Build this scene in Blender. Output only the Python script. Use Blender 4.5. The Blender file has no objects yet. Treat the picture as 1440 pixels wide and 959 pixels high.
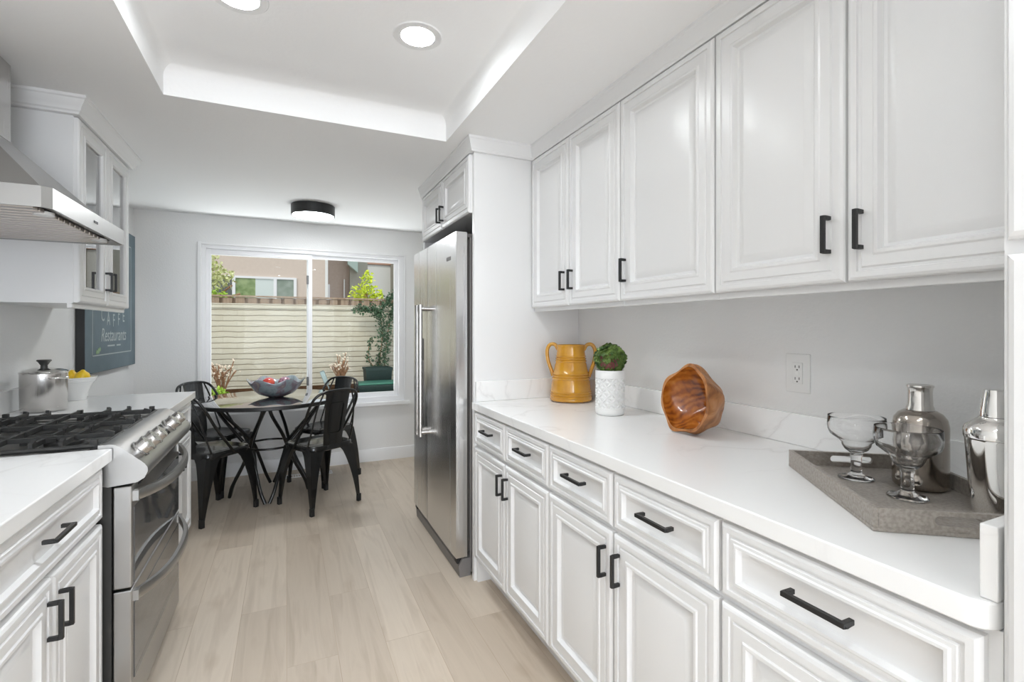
import bpy, bmesh, math, random
from mathutils import Vector, Matrix, Quaternion

PI = math.pi
SC = bpy.context.scene
COL = SC.collection

# ------------------------------------------------------------------ camera, world, sun, exposure
H = 1.287
YAW = 24.78
cam_d = bpy.data.cameras.new('camera')
cam = bpy.data.objects.new('camera', cam_d)
COL.objects.link(cam)
cam.location = (0, 0, H)
cam.rotation_euler = (PI / 2, 0, -math.radians(YAW))
cam_d.sensor_width = 36.0
cam_d.sensor_fit = 'HORIZONTAL'
cam_d.lens = 686.0 / 1440 * 36.0
cam_d.shift_y = -(479.5 - 462.2) / 1440
cam_d.clip_start = 0.02
SC.camera = cam

SKY_STRENGTH = 1.1
SUN_STRENGTH = 1.5
DOWNLIGHT_STRENGTH = 84.0
FLUSH_STRENGTH = 46.0
REAR_FILL = 104.0
SPOT_POWER = (39.0, 6.0, 4.0)
SILL_FILL = 56.0
world = bpy.data.worlds.new('world')
SC.world = world
world.use_nodes = True
bg = world.node_tree.nodes['Background']
bg.inputs[0].default_value = (0.86, 0.93, 1.0, 1)
bg.inputs[1].default_value = SKY_STRENGTH
sun_d = bpy.data.lights.new('sun', 'SUN')
sun_d.energy = SUN_STRENGTH
sun_d.angle = 0.01
sun_d.color = (1.0, 0.95, 0.86)
sun = bpy.data.objects.new('sun', sun_d)
COL.objects.link(sun)
sun.rotation_euler = Vector((0.42, 0.55, -1.0)).to_track_quat('-Z', 'Y').to_euler()
sun.location = (-3, -3, 8)

pd = bpy.data.lights.new('rear_fill', 'AREA')  # added fill light at the rear opening, standing in for daylight
pd.shape = 'RECTANGLE'; pd.size = 2.2; pd.size_y = 2.1
pd.energy = REAR_FILL
pd.color = (.89, .955, 1.04)
po = bpy.data.objects.new('rear_fill', pd)
COL.objects.link(po)
po.location = (.175, -3.42, 1.08)
po.rotation_euler = (math.radians(90 + 14), 0, 0)
gd = bpy.data.lights.new('sill_fill', 'AREA')  # added fill light hidden below the sill, aimed up to brighten the ceiling
gd.shape = 'RECTANGLE'; gd.size = 1.9; gd.size_y = .6
gd.energy = SILL_FILL
gd.color = (.95, .985, 1.0)
go = bpy.data.objects.new('sill_fill', gd)
COL.objects.link(go)
go.location = (.2, 5.4, .2)
go.rotation_euler = (math.radians(210), 0, 0)

SC.view_settings.view_transform = 'Standard'
SC.view_settings.look = 'None'
SC.view_settings.exposure = 0.13
SC.view_settings.gamma = 1.0
SC.view_settings.use_curve_mapping = False
SC.cycles.use_denoising = True
SC.cycles.max_bounces = 12
SC.cycles.diffuse_bounces = 9
SC.cycles.glossy_bounces = 5
SC.cycles.transmission_bounces = 8
SC.cycles.transparent_max_bounces = 12
SC.cycles.sample_clamp_indirect = 6.0
SC.cycles.caustics_reflective = False
SC.cycles.caustics_refractive = False

# ------------------------------------------------------------------ mesh builder
def Vx(p):
    return Vector(p)

class MB:
    def __init__(s):
        s.bm = bmesh.new()

    def face(s, pts):
        vs = [s.bm.verts.new(p) for p in pts]
        return s.bm.faces.new(vs)

    def box(s, x0, x1, y0, y1, z0, z1):
        v = [s.bm.verts.new(p) for p in ((x0, y0, z0), (x1, y0, z0), (x1, y1, z0), (x0, y1, z0),
                                         (x0, y0, z1), (x1, y0, z1), (x1, y1, z1), (x0, y1, z1))]
        for f in ((3, 2, 1, 0), (4, 5, 6, 7), (0, 1, 5, 4), (1, 2, 6, 5), (2, 3, 7, 6), (3, 0, 4, 7)):
            s.bm.faces.new([v[i] for i in f])
        return s

    def obox(s, p0, p1, w, h, up=(0, 0, 1)):
        """a bar of w x h from p0 to p1"""
        p0, p1 = Vx(p0), Vx(p1)
        d = (p1 - p0).normalized()
        u = Vx(up)
        if abs(d.dot(u)) > .98:
            u = Vector((1, 0, 0))
        a = d.cross(u).normalized()
        b = a.cross(d).normalized()
        ring = [a * w / 2 + b * h / 2, -a * w / 2 + b * h / 2, -a * w / 2 - b * h / 2, a * w / 2 - b * h / 2]
        A = [s.bm.verts.new(p0 + r) for r in ring]
        B = [s.bm.verts.new(p1 + r) for r in ring]
        s.bm.faces.new(A[::-1]); s.bm.faces.new(B)
        for i in range(4):
            s.bm.faces.new((A[i], A[(i + 1) % 4], B[(i + 1) % 4], B[i]))
        return s

    def loft(s, rings, caps=True, closed=False):
        R = [[s.bm.verts.new(p) for p in r] for r in rings]
        n = len(R[0])
        for k in range(len(R) - (0 if closed else 1)):
            a, b = R[k], R[(k + 1) % len(R)]
            for i in range(n):
                j = (i + 1) % n
                s.bm.faces.new((a[i], a[j], b[j], b[i]))
        if caps and not closed:
            s.bm.faces.new(R[0][::-1]); s.bm.faces.new(R[-1])
        return s

    def tube(s, pts, r, n=10, closed=False, flat=1.0):
        pts = [Vx(p) for p in pts]
        m = len(pts)
        rs = r if isinstance(r, (list, tuple)) else [r] * m
        T = []
        for i in range(m):
            if closed:
                t = pts[(i + 1) % m] - pts[i - 1]
            else:
                t = pts[min(i + 1, m - 1)] - pts[max(i - 1, 0)]
            T.append(t.normalized())
        u = Vector((0, 0, 1))
        if abs(T[0].dot(u)) > .9:
            u = Vector((1, 0, 0))
        a = (u - T[0] * u.dot(T[0])).normalized()
        rings = []
        for i in range(m):
            a = (a - T[i] * a.dot(T[i])).normalized()
            b = T[i].cross(a)
            rings.append([pts[i] + (a * math.cos(2 * PI * k / n) + b * math.sin(2 * PI * k / n) * flat) * rs[i] for k in range(n)])
        return s.loft(rings, True, closed)

    def cyl(s, p0, p1, r0, r1=None, n=24):
        return s.tube([p0, p1], [r0, r0 if r1 is None else r1], n)

    def lathe(s, prof, n=32, c=(0, 0, 0), wob=None):
        """revolve (r, z) about z; a radius of 0 closes to a point"""
        c = Vx(c)
        rows = []
        for r, z in prof:
            if r <= 1e-6:
                rows.append([s.bm.verts.new(c + Vector((0, 0, z)))])
            else:
                row = []
                for k in range(n):
                    t = 2 * PI * k / n
                    rr, zz = (r, z) if wob is None else wob(r, z, t)
                    row.append(s.bm.verts.new(c + Vector((rr * math.cos(t), rr * math.sin(t), zz))))
                rows.append(row)
        for a, b in zip(rows[:-1], rows[1:]):
            for k in range(n):
                j = (k + 1) % n
                if len(a) == 1 and len(b) == 1:
                    continue
                if len(a) == 1:
                    s.bm.faces.new((a[0], b[j], b[k]))
                elif len(b) == 1:
                    s.bm.faces.new((a[k], a[j], b[0]))
                else:
                    s.bm.faces.new((a[k], a[j], b[j], b[k]))
        return s

    def prism(s, poly, axis, a, b):
        """extrude a 2D polygon along axis; poly is in the two other axes in order"""
        def P(q, t):
            return {'x': (t, q[0], q[1]), 'y': (q[0], t, q[1]), 'z': (q[0], q[1], t)}[axis]
        return s.loft([[P(q, a) for q in poly], [P(q, b) for q in poly]])

    def sphere(s, c, r, n=20, m=12, sc=(1, 1, 1)):
        prof = [(0 if i in (0, m) else r * math.sin(PI * i / m), -r * math.cos(PI * i / m)) for i in range(m + 1)]
        k = len(s.bm.verts)
        s.lathe(prof, n)
        s.bm.verts.ensure_lookup_table()
        for v in s.bm.verts[k:]:
            v.co = Vector((v.co.x * sc[0] + c[0], v.co.y * sc[1] + c[1], v.co.z * sc[2] + c[2]))
        return s

    def sweep(s, path, prof, closed=False):
        """profile (offset to the left of travel, z) swept along a 2D path with mitred corners"""
        path = [Vector((p[0], p[1])) for p in path]
        m = len(path)
        rings = []
        for i in range(m):
            if closed or 0 < i < m - 1:
                d0 = (path[i] - path[i - 1]).normalized()
                d1 = (path[(i + 1) % m] - path[i]).normalized()
            elif i == 0:
                d0 = d1 = (path[1] - path[0]).normalized()
            else:
                d0 = d1 = (path[i] - path[i - 1]).normalized()
            n0 = Vector((-d0.y, d0.x)); n1 = Vector((-d1.y, d1.x))
            nn = (n0 + n1).normalized()
            k = 1 / max(.2, nn.dot(n0))
            rings.append([(path[i].x + nn.x * o * k, path[i].y + nn.y * o * k, z) for o, z in prof])
        return s.loft(rings, True, closed)

    def move(s, M):
        s.bm.transform(M)
        return s

    def out(s, name, mat, parent=None, smooth=40, loc=(0, 0, 0), rot=(0, 0, 0), bevel=0, seg=2):
        bmesh.ops.remove_doubles(s.bm, verts=s.bm.verts, dist=1e-6)
        bmesh.ops.recalc_face_normals(s.bm, faces=s.bm.faces)
        if smooth:
            th = math.radians(smooth)
            for f in s.bm.faces:
                f.smooth = True
            for e in s.bm.edges:
                if len(e.link_faces) == 2:
                    e.smooth = e.calc_face_angle(PI) < th
        me = bpy.data.meshes.new(name)
        s.bm.to_mesh(me)
        s.bm.free()
        for mm in (mat if isinstance(mat, (list, tuple)) else [mat]):
            me.materials.append(mm)
        o = bpy.data.objects.new(name, me)
        COL.objects.link(o)
        o.location = loc
        o.rotation_euler = rot
        if parent is not None:
            o.parent = parent
        if bevel:
            b = o.modifiers.new('bevel', 'BEVEL')
            b.width = bevel; b.segments = seg; b.limit_method = 'ANGLE'; b.angle_limit = math.radians(40)
        return o

def tag(o, label, cat, group=None):
    o['label'] = label; o['category'] = cat
    if group:
        o['group'] = group
    return o

def thing(name, label, cat, loc=(0, 0, 0), rz=0, group=None):
    o = bpy.data.objects.new(name, None)
    COL.objects.link(o)
    o.empty_display_size = .1
    o.location = loc; o.rotation_euler = (0, 0, rz)
    return tag(o, label, cat, group)

def struct(o):
    o['kind'] = 'structure'
    return o

def copy_tree(o, parent=None):
    c = o.copy(); COL.objects.link(c)
    if parent is not None:
        c.parent = parent
    for ch in list(o.children):
        copy_tree(ch, c)
    return c

def lerp(a, b, t):
    return a + (b - a) * t

def spline(pts, n=8):
    """Catmull-Rom through the points"""
    P = [Vx(p) for p in pts]
    P = [P[0] * 2 - P[1]] + P + [P[-1] * 2 - P[-2]]
    out = []
    for i in range(1, len(P) - 2):
        for k in range(n):
            t = k / n
            a, b, c, d = P[i - 1], P[i], P[i + 1], P[i + 2]
            out.append(.5 * ((2 * b) + (c - a) * t + (2 * a - 5 * b + 4 * c - d) * t * t + (3 * b - a - 3 * c + d) * t ** 3))
    out.append(P[-2])
    return out

# ------------------------------------------------------------------ materials
def mat(name, col, rough=.5, metal=0, spec=.5, coat=0, alpha=None, emit=None, bump=None, trans=0, ior=None):
    m = bpy.data.materials.new(name)
    m.use_nodes = True
    nt = m.node_tree
    p = nt.nodes['Principled BSDF']
    p.inputs['Base Color'].default_value = (*col, 1)
    p.inputs['Roughness'].default_value = rough
    p.inputs['Metallic'].default_value = metal
    p.inputs['Specular IOR Level'].default_value = spec
    p.inputs['Coat Weight'].default_value = coat
    p.inputs['Coat Roughness'].default_value = .05
    p.inputs['Transmission Weight'].default_value = trans
    if ior:
        p.inputs['IOR'].default_value = ior
    if emit:
        p.inputs['Emission Color'].default_value = (*emit[0], 1)
        p.inputs['Emission Strength'].default_value = emit[1]
    if bump:
        scale, strength, stretch = bump
        t = nt.nodes.new('ShaderNodeTexCoord'); mp = nt.nodes.new('ShaderNodeMapping')
        mp.inputs['Scale'].default_value = stretch
        nz = nt.nodes.new('ShaderNodeTexNoise'); nz.inputs['Scale'].default_value = scale; nz.inputs['Detail'].default_value = 4
        b = nt.nodes.new('ShaderNodeBump'); b.inputs['Strength'].default_value = strength; b.inputs['Distance'].default_value = .01
        nt.links.new(t.outputs['Object'], mp.inputs[0]); nt.links.new(mp.outputs[0], nz.inputs['Vector'])
        nt.links.new(nz.outputs['Fac'], b.inputs['Height']); nt.links.new(b.outputs[0], p.inputs['Normal'])
    return m

def nodes(m):
    nt = m.node_tree
    return nt, nt.nodes['Principled BSDF'], (lambda t: nt.nodes.new('ShaderNode' + t)), nt.links.new

def ramp(nt, stops):
    r = nt.nodes.new('ShaderNodeValToRGB')
    e = r.color_ramp.elements
    while len(e) < len(stops):
        e.new(.5)
    for i, (pos, c) in enumerate(stops):
        e[i].position = pos
        e[i].color = (*c, 1)
    return r

def noise_colour(name, stops, scale, rough=.5, stretch=(1, 1, 1), detail=5, dist=0, bump=0, **k):
    m = mat(name, (1, 1, 1), rough, **k)
    nt, p, N, L = nodes(m)
    t = N('TexCoord'); mp = N('Mapping'); mp.inputs['Scale'].default_value = stretch
    nz = N('TexNoise'); nz.inputs['Scale'].default_value = scale; nz.inputs['Detail'].default_value = detail
    nz.inputs['Distortion'].default_value = dist
    r = ramp(nt, stops)
    L(t.outputs['Object'], mp.inputs[0]); L(mp.outputs[0], nz.inputs['Vector']); L(nz.outputs['Fac'], r.inputs[0])
    L(r.outputs[0], p.inputs['Base Color'])
    if bump:
        b = N('Bump'); b.inputs['Strength'].default_value = bump; b.inputs['Distance'].default_value = .01
        L(nz.outputs['Fac'], b.inputs['Height']); L(b.outputs[0], p.inputs['Normal'])
    return m

M = {}
M['cabinet'] = mat('white_cabinet_paint', (.745, .745, .745), .28, spec=.5)
M['wall'] = mat('wall_paint', (.79, .79, .785), .6, bump=(90, .12, (1, 1, 1)))
M['ceil'] = mat('ceiling_paint', (.88, .88, .88), .75, bump=(60, .08, (1, 1, 1)))
M['trim'] = mat('trim_paint', (.80, .80, .80), .35)
M['vinyl'] = mat('window_vinyl', (.80, .80, .81), .35)
M['black'] = mat('black_metal', (.012, .012, .012), .38, spec=.5)
M['chair'] = mat('black_chair_paint', (.006, .006, .006), .25, spec=.4, coat=.35)
M['rubber'] = mat('black_rubber', (.01, .01, .01), .6)
M['iron'] = mat('cast_iron', (.018, .018, .017), .5, bump=(300, .15, (1, 1, 1)))
M['plastic_dark'] = mat('dark_grey_plastic', (.035, .034, .032), .4)
M['chrome'] = mat('polished_steel', (.80, .79, .77), .06, metal=1)
M['pot_steel'] = mat('pot_steel', (.66, .64, .62), .22, metal=1, bump=(220, .05, (1, 1, .02)))
M['bottle_top'] = mat('bottle_steel', (.72, .70, .67), .16, metal=1)
M['bottle'] = mat('smoked_steel', (.42, .38, .34), .14, metal=1)
M['baffle'] = mat('hood_filter_steel', (.55, .50, .47), .3, metal=1)
M['glass_black'] = mat('dark_oven_glass', (.10, .10, .10), .04, spec=1.0)
M['table_top'] = mat('black_glass_table', (.02, .02, .02), .04, coat=1.0, ior=2.6)
M['table_top'].node_tree.nodes['Principled BSDF'].inputs['Coat IOR'].default_value = 2.0
M['display'] = mat('black_display', (.01, .01, .012), .1)
M['porcelain'] = mat('white_ceramic', (.80, .80, .79), .2)
M['matte_white'] = mat('matte_white_ceramic', (.80, .80, .79), .45)
M['lamp_on'] = mat('downlight_lens', (1, 1, 1), .5, emit=((.93, .98, 1.0), DOWNLIGHT_STRENGTH))
M['lamp_flush'] = mat('flush_lamp_diffuser', (1, 1, 1), .5, emit=((.95, .98, 1.0), FLUSH_STRENGTH))
M['fridge_gray'] = mat('fridge_side_grey', (.17, .16, .155), .45)
M['gasket'] = mat('door_gasket', (.05, .045, .04), .6)
M['lemon'] = noise_colour('lemon_peel', [(.3, (.80, .50, .01)), (.7, (.86, .60, .02))], 60, .35, bump=.15)
M['soil'] = noise_colour('garden_soil', [(.3, (.04, .022, .012)), (.7, (.095, .052, .03))], 14, 1.0, bump=.6, spec=0.0)
M['paving'] = noise_colour('patio_concrete', [(.3, (.36, .34, .31)), (.7, (.46, .44, .41))], 6, .9)
M['beige'] = noise_colour('beige_stucco', [(.3, (.60, .50, .43)), (.7, (.64, .54, .465))], 20, .9)
M['brown'] = noise_colour('brown_stucco', [(.3, (.44, .355, .30)), (.7, (.49, .40, .345))], 20, .9)
M['greybeige'] = noise_colour('grey_stucco', [(.3, (.34, .33, .28)), (.7, (.38, .36, .31))], 20, .9)
M['white_stucco'] = mat('white_stucco', (.75, .75, .73), .9)
M['roof_red'] = mat('terracotta_eave', (.55, .34, .26), .8)
M['fence'] = noise_colour('fence_wood', [(.3, (.30, .21, .15)), (.7, (.50, .38, .28))], 3, .85, stretch=(9, 9, .4))
M['pane_green'] = noise_colour('painted_tree_reflection', [(.35, (.12, .20, .06)), (.6, (.30, .38, .18))], 6, .15)  # green tree reflection painted into the pane colour
M['pane_pale'] = mat('pale_blind', (.62, .68, .66), .4)
M['pane_grey'] = noise_colour('pane_grey_green', [(.3, (.20, .25, .20)), (.7, (.32, .37, .32))], 5, .2)
M['pane_dark'] = mat('dark_pane', (.10, .11, .10), .15)
M['rail_green'] = mat('pale_green_railing', (.50, .62, .56), .5)
M['blue'] = mat('blue_paint', (.12, .18, .45), .5)
M['planter'] = mat('dark_green_planter', (.008, .03, .025), .6)
M['planter_lid'] = mat('green_plastic_lid', (.03, .15, .10), .45)
M['stake'] = mat('grey_green_metal', (.14, .18, .18), .4)
M['twig'] = noise_colour('woody_twig', [(.3, (.22, .10, .05)), (.7, (.42, .24, .13))], 30, .8)
M['bud'] = mat('pale_bud', (.85, .72, .58), .6)
M['hinge'] = mat('hinge_metal', (.12, .12, .12), .4, metal=1)

def leaf_mat(name, a, b):
    m = noise_colour(name, [(.35, a), (.65, b)], 35, .5)
    nt, p, N, L = nodes(m)
    p.inputs['Specular IOR Level'].default_value = .3
    return m
M['leaf_lime'] = leaf_mat('lime_leaves', (.45, .60, .03), (.80, .85, .10))
M['leaf_pale'] = leaf_mat('pale_blossom_leaves', (.45, .50, .18), (.85, .85, .52))
M['leaf_bright'] = leaf_mat('bright_green_leaves', (.22, .42, .03), (.50, .66, .10))
M['leaf_vine'] = leaf_mat('vine_leaves', (.03, .075, .04), (.11, .18, .10))
M['leaf_succ'] = leaf_mat('succulent_leaves', (.018, .055, .012), (.15, .23, .05))
M['leaf_red'] = leaf_mat('dark_red_leaves', (.09, .02, .02), (.17, .05, .045))

def brushed(name, col, rough, stretch, scale=60, strength=.04, rvar=.08):
    m = mat(name, col, rough, metal=1)
    nt, p, N, L = nodes(m)
    t = N('TexCoord'); mp = N('Mapping'); mp.inputs['Scale'].default_value = stretch
    nz = N('TexNoise'); nz.inputs['Scale'].default_value = scale; nz.inputs['Detail'].default_value = 3
    b = N('Bump'); b.inputs['Strength'].default_value = strength; b.inputs['Distance'].default_value = .004
    mr = N('MapRange'); mr.inputs[3].default_value = rough - rvar; mr.inputs[4].default_value = rough + rvar
    L(t.outputs['Object'], mp.inputs[0]); L(mp.outputs[0], nz.inputs['Vector']); L(nz.outputs['Fac'], b.inputs['Height'])
    L(nz.outputs['Fac'], mr.inputs[0]); L(mr.outputs[0], p.inputs['Roughness']); L(b.outputs[0], p.inputs['Normal'])
    return m
M['steel'] = brushed('brushed_steel', (.56, .55, .54), .26, (1, 1, .03), 120, .01, .05)
M['steel_h'] = mat('satin_steel', (.45, .445, .435), .33, metal=1)
M['steel_fridge'] = brushed('fridge_steel', (.72, .715, .705), .25, (1, 1, .02), 40, .05)

def window_glass(name, tint=(1, 1, 1), refl=1.0):
    m = bpy.data.materials.new(name); m.use_nodes = True
    nt = m.node_tree; nt.nodes.clear()
    o = nt.nodes.new('ShaderNodeOutputMaterial'); mx = nt.nodes.new('ShaderNodeMixShader')
    tr = nt.nodes.new('ShaderNodeBsdfTransparent'); tr.inputs[0].default_value = (*tint, 1)
    gl = nt.nodes.new('ShaderNodeBsdfGlossy'); gl.inputs['Roughness'].default_value = .01
    fr = nt.nodes.new('ShaderNodeFresnel'); fr.inputs[0].default_value = 1.45
    mu = nt.nodes.new('ShaderNodeMath'); mu.operation = 'MULTIPLY'; mu.inputs[1].default_value = refl; mu.use_clamp = True
    nt.links.new(fr.outputs[0], mu.inputs[0]); nt.links.new(mu.outputs[0], mx.inputs[0])
    nt.links.new(tr.outputs[0], mx.inputs[1]); nt.links.new(gl.outputs[0], mx.inputs[2]); nt.links.new(mx.outputs[0], o.inputs[0])
    return m
M['glass'] = window_glass('window_glass', (.98, .99, .985), .15)
M['cab_glass'] = window_glass('cabinet_glass', (.80, .80, .80), 2.8)
M['drink_glass'] = mat('drinking_glass', (1, 1, 1), 0.0, trans=1.0, ior=1.45)

def wood_floor():
    m = mat('light_oak_planks', (1, 1, 1), .42, spec=.4)
    nt, p, N, L = nodes(m)
    t = N('TexCoord'); sep = N('SeparateXYZ'); cmb = N('CombineXYZ')
    L(t.outputs['Object'], sep.inputs[0]); L(sep.outputs['Y'], cmb.inputs['X']); L(sep.outputs['X'], cmb.inputs['Y'])
    br = N('TexBrick'); br.inputs['Scale'].default_value = 1.0; br.inputs['Brick Width'].default_value = 1.25
    br.inputs['Row Height'].default_value = .185; br.inputs['Mortar Size'].default_value = .0012; br.inputs['Mortar Smooth'].default_value = .1
    br.offset = .37; br.offset_frequency = 2
    br.inputs['Color1'].default_value = (.0, .0, .0, 1); br.inputs['Color2'].default_value = (1, 1, 1, 1); br.inputs['Mortar'].default_value = (.5, .5, .5, 1)
    L(cmb.outputs[0], br.inputs['Vector'])
    # plank tone
    tone = ramp(nt, [(0, (.50, .42, .335)), (.5, (.555, .475, .385)), (1, (.61, .525, .43))])
    L(br.outputs['Color'], tone.inputs[0])
    # grain offset per plank
    off = N('VectorMath'); off.operation = 'SCALE'; off.inputs['Scale'].default_value = 7.0
    L(br.outputs['Color'], off.inputs[0])
    add = N('VectorMath'); add.operation = 'ADD'
    L(cmb.outputs[0], add.inputs[0]); L(off.outputs[0], add.inputs[1])
    mp = N('Mapping'); mp.inputs['Scale'].default_value = (1.1, 13, 1)
    L(add.outputs[0], mp.inputs[0])
    nz = N('TexNoise'); nz.inputs['Scale'].default_value = 1.6; nz.inputs['Detail'].default_value = 8; nz.inputs['Distortion'].default_value = .7
    L(mp.outputs[0], nz.inputs['Vector'])
    gr = ramp(nt, [(.3, (.84, .82, .80)), (.5, (1, 1, 1)), (.72, (.93, .92, .91))])
    L(nz.outputs['Fac'], gr.inputs[0])
    mp2 = N('Mapping'); mp2.inputs['Scale'].default_value = (2.2, 5.0, 1)
    L(add.outputs[0], mp2.inputs[0])
    n2 = N('TexNoise'); n2.inputs['Scale'].default_value = 1.3; n2.inputs['Detail'].default_value = 3
    L(mp2.outputs[0], n2.inputs['Vector'])
    kn = ramp(nt, [(.26, (.80, .76, .72)), (.40, (1, 1, 1))])
    L(n2.outputs['Fac'], kn.inputs[0])
    m1 = N('MixRGB'); m1.blend_type = 'MULTIPLY'; m1.inputs[0].default_value = 1
    L(tone.outputs[0], m1.inputs[1]); L(gr.outputs[0], m1.inputs[2])
    m2 = N('MixRGB'); m2.blend_type = 'MULTIPLY'; m2.inputs[0].default_value = .8
    L(m1.outputs[0], m2.inputs[1]); L(kn.outputs[0], m2.inputs[2])
    m3 = N('MixRGB'); m3.blend_type = 'MULTIPLY'; m3.inputs[2].default_value = (.80, .75, .70, 1)
    L(br.outputs['Fac'], m3.inputs[0]); L(m2.outputs[0], m3.inputs[1])
    L(m3.outputs[0], p.inputs['Base Color'])
    b = N('Bump'); b.inputs['Strength'].default_value = .25; b.inputs['Distance'].default_value = .001; b.invert = True
    L(br.outputs['Fac'], b.inputs['Height']); L(b.outputs[0], p.inputs['Normal'])
    return m
M['floor'] = wood_floor()

def quartz():
    m = mat('white_quartz', (1, 1, 1), .22, spec=.5)
    nt, p, N, L = nodes(m)
    t = N('TexCoord')
    wn = N('TexNoise'); wn.inputs['Scale'].default_value = 2.4; wn.inputs['Detail'].default_value = 6; wn.inputs['Distortion'].default_value = 1.2
    L(t.outputs['Object'], wn.inputs['Vector'])
    sb = N('Math'); sb.operation = 'SUBTRACT'; sb.inputs[1].default_value = .5
    ab = N('Math'); ab.operation = 'ABSOLUTE'
    L(wn.outputs['Fac'], sb.inputs[0]); L(sb.outputs[0], ab.inputs[0])
    r = ramp(nt, [(0, (.72, .715, .71)), (.010, (.79, .785, .78)), (.03, (.82, .82, .815))])
    L(ab.outputs[0], r.inputs[0])
    n2 = N('TexNoise'); n2.inputs['Scale'].default_value = 1.5; n2.inputs['Detail'].default_value = 3
    L(t.outputs['Object'], n2.inputs['Vector'])
    mk = ramp(nt, [(.45, (0, 0, 0)), (.6, (1, 1, 1))])
    L(n2.outputs['Fac'], mk.inputs[0])
    mx = N('MixRGB'); mx.inputs[1].default_value = (.82, .82, .815, 1)
    L(mk.outputs[0], mx.inputs[0]); L(r.outputs[0], mx.inputs[2])
    L(mx.outputs[0], p.inputs['Base Color'])
    return m
M['quartz'] = quartz()

def slump_brick():
    m = mat('painted_slump_brick', (1, 1, 1), .85)
    nt, p, N, L = nodes(m)
    t = N('TexCoord'); sep = N('SeparateXYZ'); cmb = N('CombineXYZ')
    sh = N('Math'); sh.operation = 'ADD'; sh.inputs[1].default_value = 17.3
    L(t.outputs['Object'], sep.inputs[0]); L(sep.outputs['X'], sh.inputs[0]); L(sh.outputs[0], cmb.inputs['X']); L(sep.outputs['Z'], cmb.inputs['Y'])
    nz = N('TexNoise'); nz.inputs['Scale'].default_value = 7; nz.inputs['Detail'].default_value = 4
    L(t.outputs['Object'], nz.inputs['Vector'])
    vm = N('VectorMath'); vm.operation = 'MULTIPLY_ADD'; vm.inputs[1].default_value = (.012, .026, 0)
    L(nz.outputs['Color'], vm.inputs[0]); L(cmb.outputs[0], vm.inputs[2])
    def bricks(width, c1, c2, mo, size):
        br = N('TexBrick'); br.inputs['Scale'].default_value = 1; br.inputs['Brick Width'].default_value = width; br.inputs['Row Height'].default_value = .069
        br.inputs['Mortar Size'].default_value = size; br.inputs['Mortar Smooth'].default_value = .8
        br.inputs['Color1'].default_value = (*c1, 1); br.inputs['Color2'].default_value = (*c2, 1); br.inputs['Mortar'].default_value = (*mo, 1)
        L(vm.outputs[0], br.inputs['Vector'])
        return br
    courses = bricks(80, (.62, .585, .485), (.64, .605, .505), (.38, .34, .265), .0095)
    joints = bricks(.31, (1, 1, 1), (.93, .92, .90), (.86, .85, .82), .006)
    n2 = N('TexNoise'); n2.inputs['Scale'].default_value = 3.5; n2.inputs['Detail'].default_value = 5
    L(t.outputs['Object'], n2.inputs['Vector'])
    wr = ramp(nt, [(.35, (.90, .88, .84)), (.6, (1, 1, 1))])
    L(n2.outputs['Fac'], wr.inputs[0])
    m1 = N('MixRGB'); m1.blend_type = 'MULTIPLY'; m1.inputs[0].default_value = 1
    L(courses.outputs['Color'], m1.inputs[1]); L(joints.outputs['Color'], m1.inputs[2])
    m2 = N('MixRGB'); m2.blend_type = 'MULTIPLY'; m2.inputs[0].default_value = 1
    L(m1.outputs[0], m2.inputs[1]); L(wr.outputs[0], m2.inputs[2])
    L(m2.outputs[0], p.inputs['Base Color'])
    b = N('Bump'); b.inputs['Strength'].default_value = .5; b.inputs['Distance'].default_value = .012; b.invert = True
    L(courses.outputs['Fac'], b.inputs['Height']); L(b.outputs[0], p.inputs['Normal'])
    return m
M['brick'] = slump_brick()

def amber_glaze():
    m = mat('amber_glaze', (.50, .235, .015), .12, coat=.5)
    nt, p, N, L = nodes(m)
    t = N('TexCoord'); nz = N('TexNoise'); nz.inputs['Scale'].default_value = 14; nz.inputs['Detail'].default_value = 4
    r = ramp(nt, [(.3, (.46, .205, .012)), (.7, (.58, .29, .025))])
    L(t.outputs['Object'], nz.inputs['Vector']); L(nz.outputs['Fac'], r.inputs[0]); L(r.outputs[0], p.inputs['Base Color'])
    return m
M['amber'] = amber_glaze()

def burl():
    m = mat('polished_root_wood', (.3, .1, .02), .25, coat=.35)
    nt, p, N, L = nodes(m)
    t = N('TexCoord')
    n1 = N('TexNoise'); n1.inputs['Scale'].default_value = 8; n1.inputs['Detail'].default_value = 7; n1.inputs['Distortion'].default_value = 1.5
    L(t.outputs['Object'], n1.inputs['Vector'])
    w = N('TexWave'); w.wave_type = 'RINGS'; w.inputs['Scale'].default_value = 14; w.inputs['Distortion'].default_value = 11; w.inputs['Detail'].default_value = 3
    L(t.outputs['Object'], w.inputs['Vector'])
    mx = N('MixRGB'); mx.inputs[0].default_value = .18
    L(n1.outputs['Fac'], mx.inputs[1]); L(w.outputs['Fac'], mx.inputs[2])
    r = ramp(nt, [(.24, (.085, .02, .005)), (.40, (.27, .072, .009)), (.54, (.40, .125, .014)), (.76, (.52, .21, .04))])
    L(mx.outputs[0], r.inputs[0]); L(r.outputs[0], p.inputs['Base Color'])
    return m
M['burl'] = burl()
M['burl_out'] = noise_colour('root_wood_bark', [(.3, (.20, .07, .02)), (.5, (.42, .17, .05)), (.75, (.52, .27, .12))], 16, .4, detail=7, dist=1.5, bump=.3)
M['tray'] = noise_colour('grey_shagreen', [(.35, (.27, .24, .21)), (.65, (.37, .335, .30))], 160, .45, bump=.15)
M['sign'] = noise_colour('blue_grey_canvas', [(.3, (.085, .125, .15)), (.7, (.12, .165, .19))], 5, .6)
M['sign_edge'] = mat('black_canvas_edge', (.012, .012, .012), .5)
M['sign_text'] = mat('chalk_lettering', (.36, .40, .40), .6)
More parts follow.
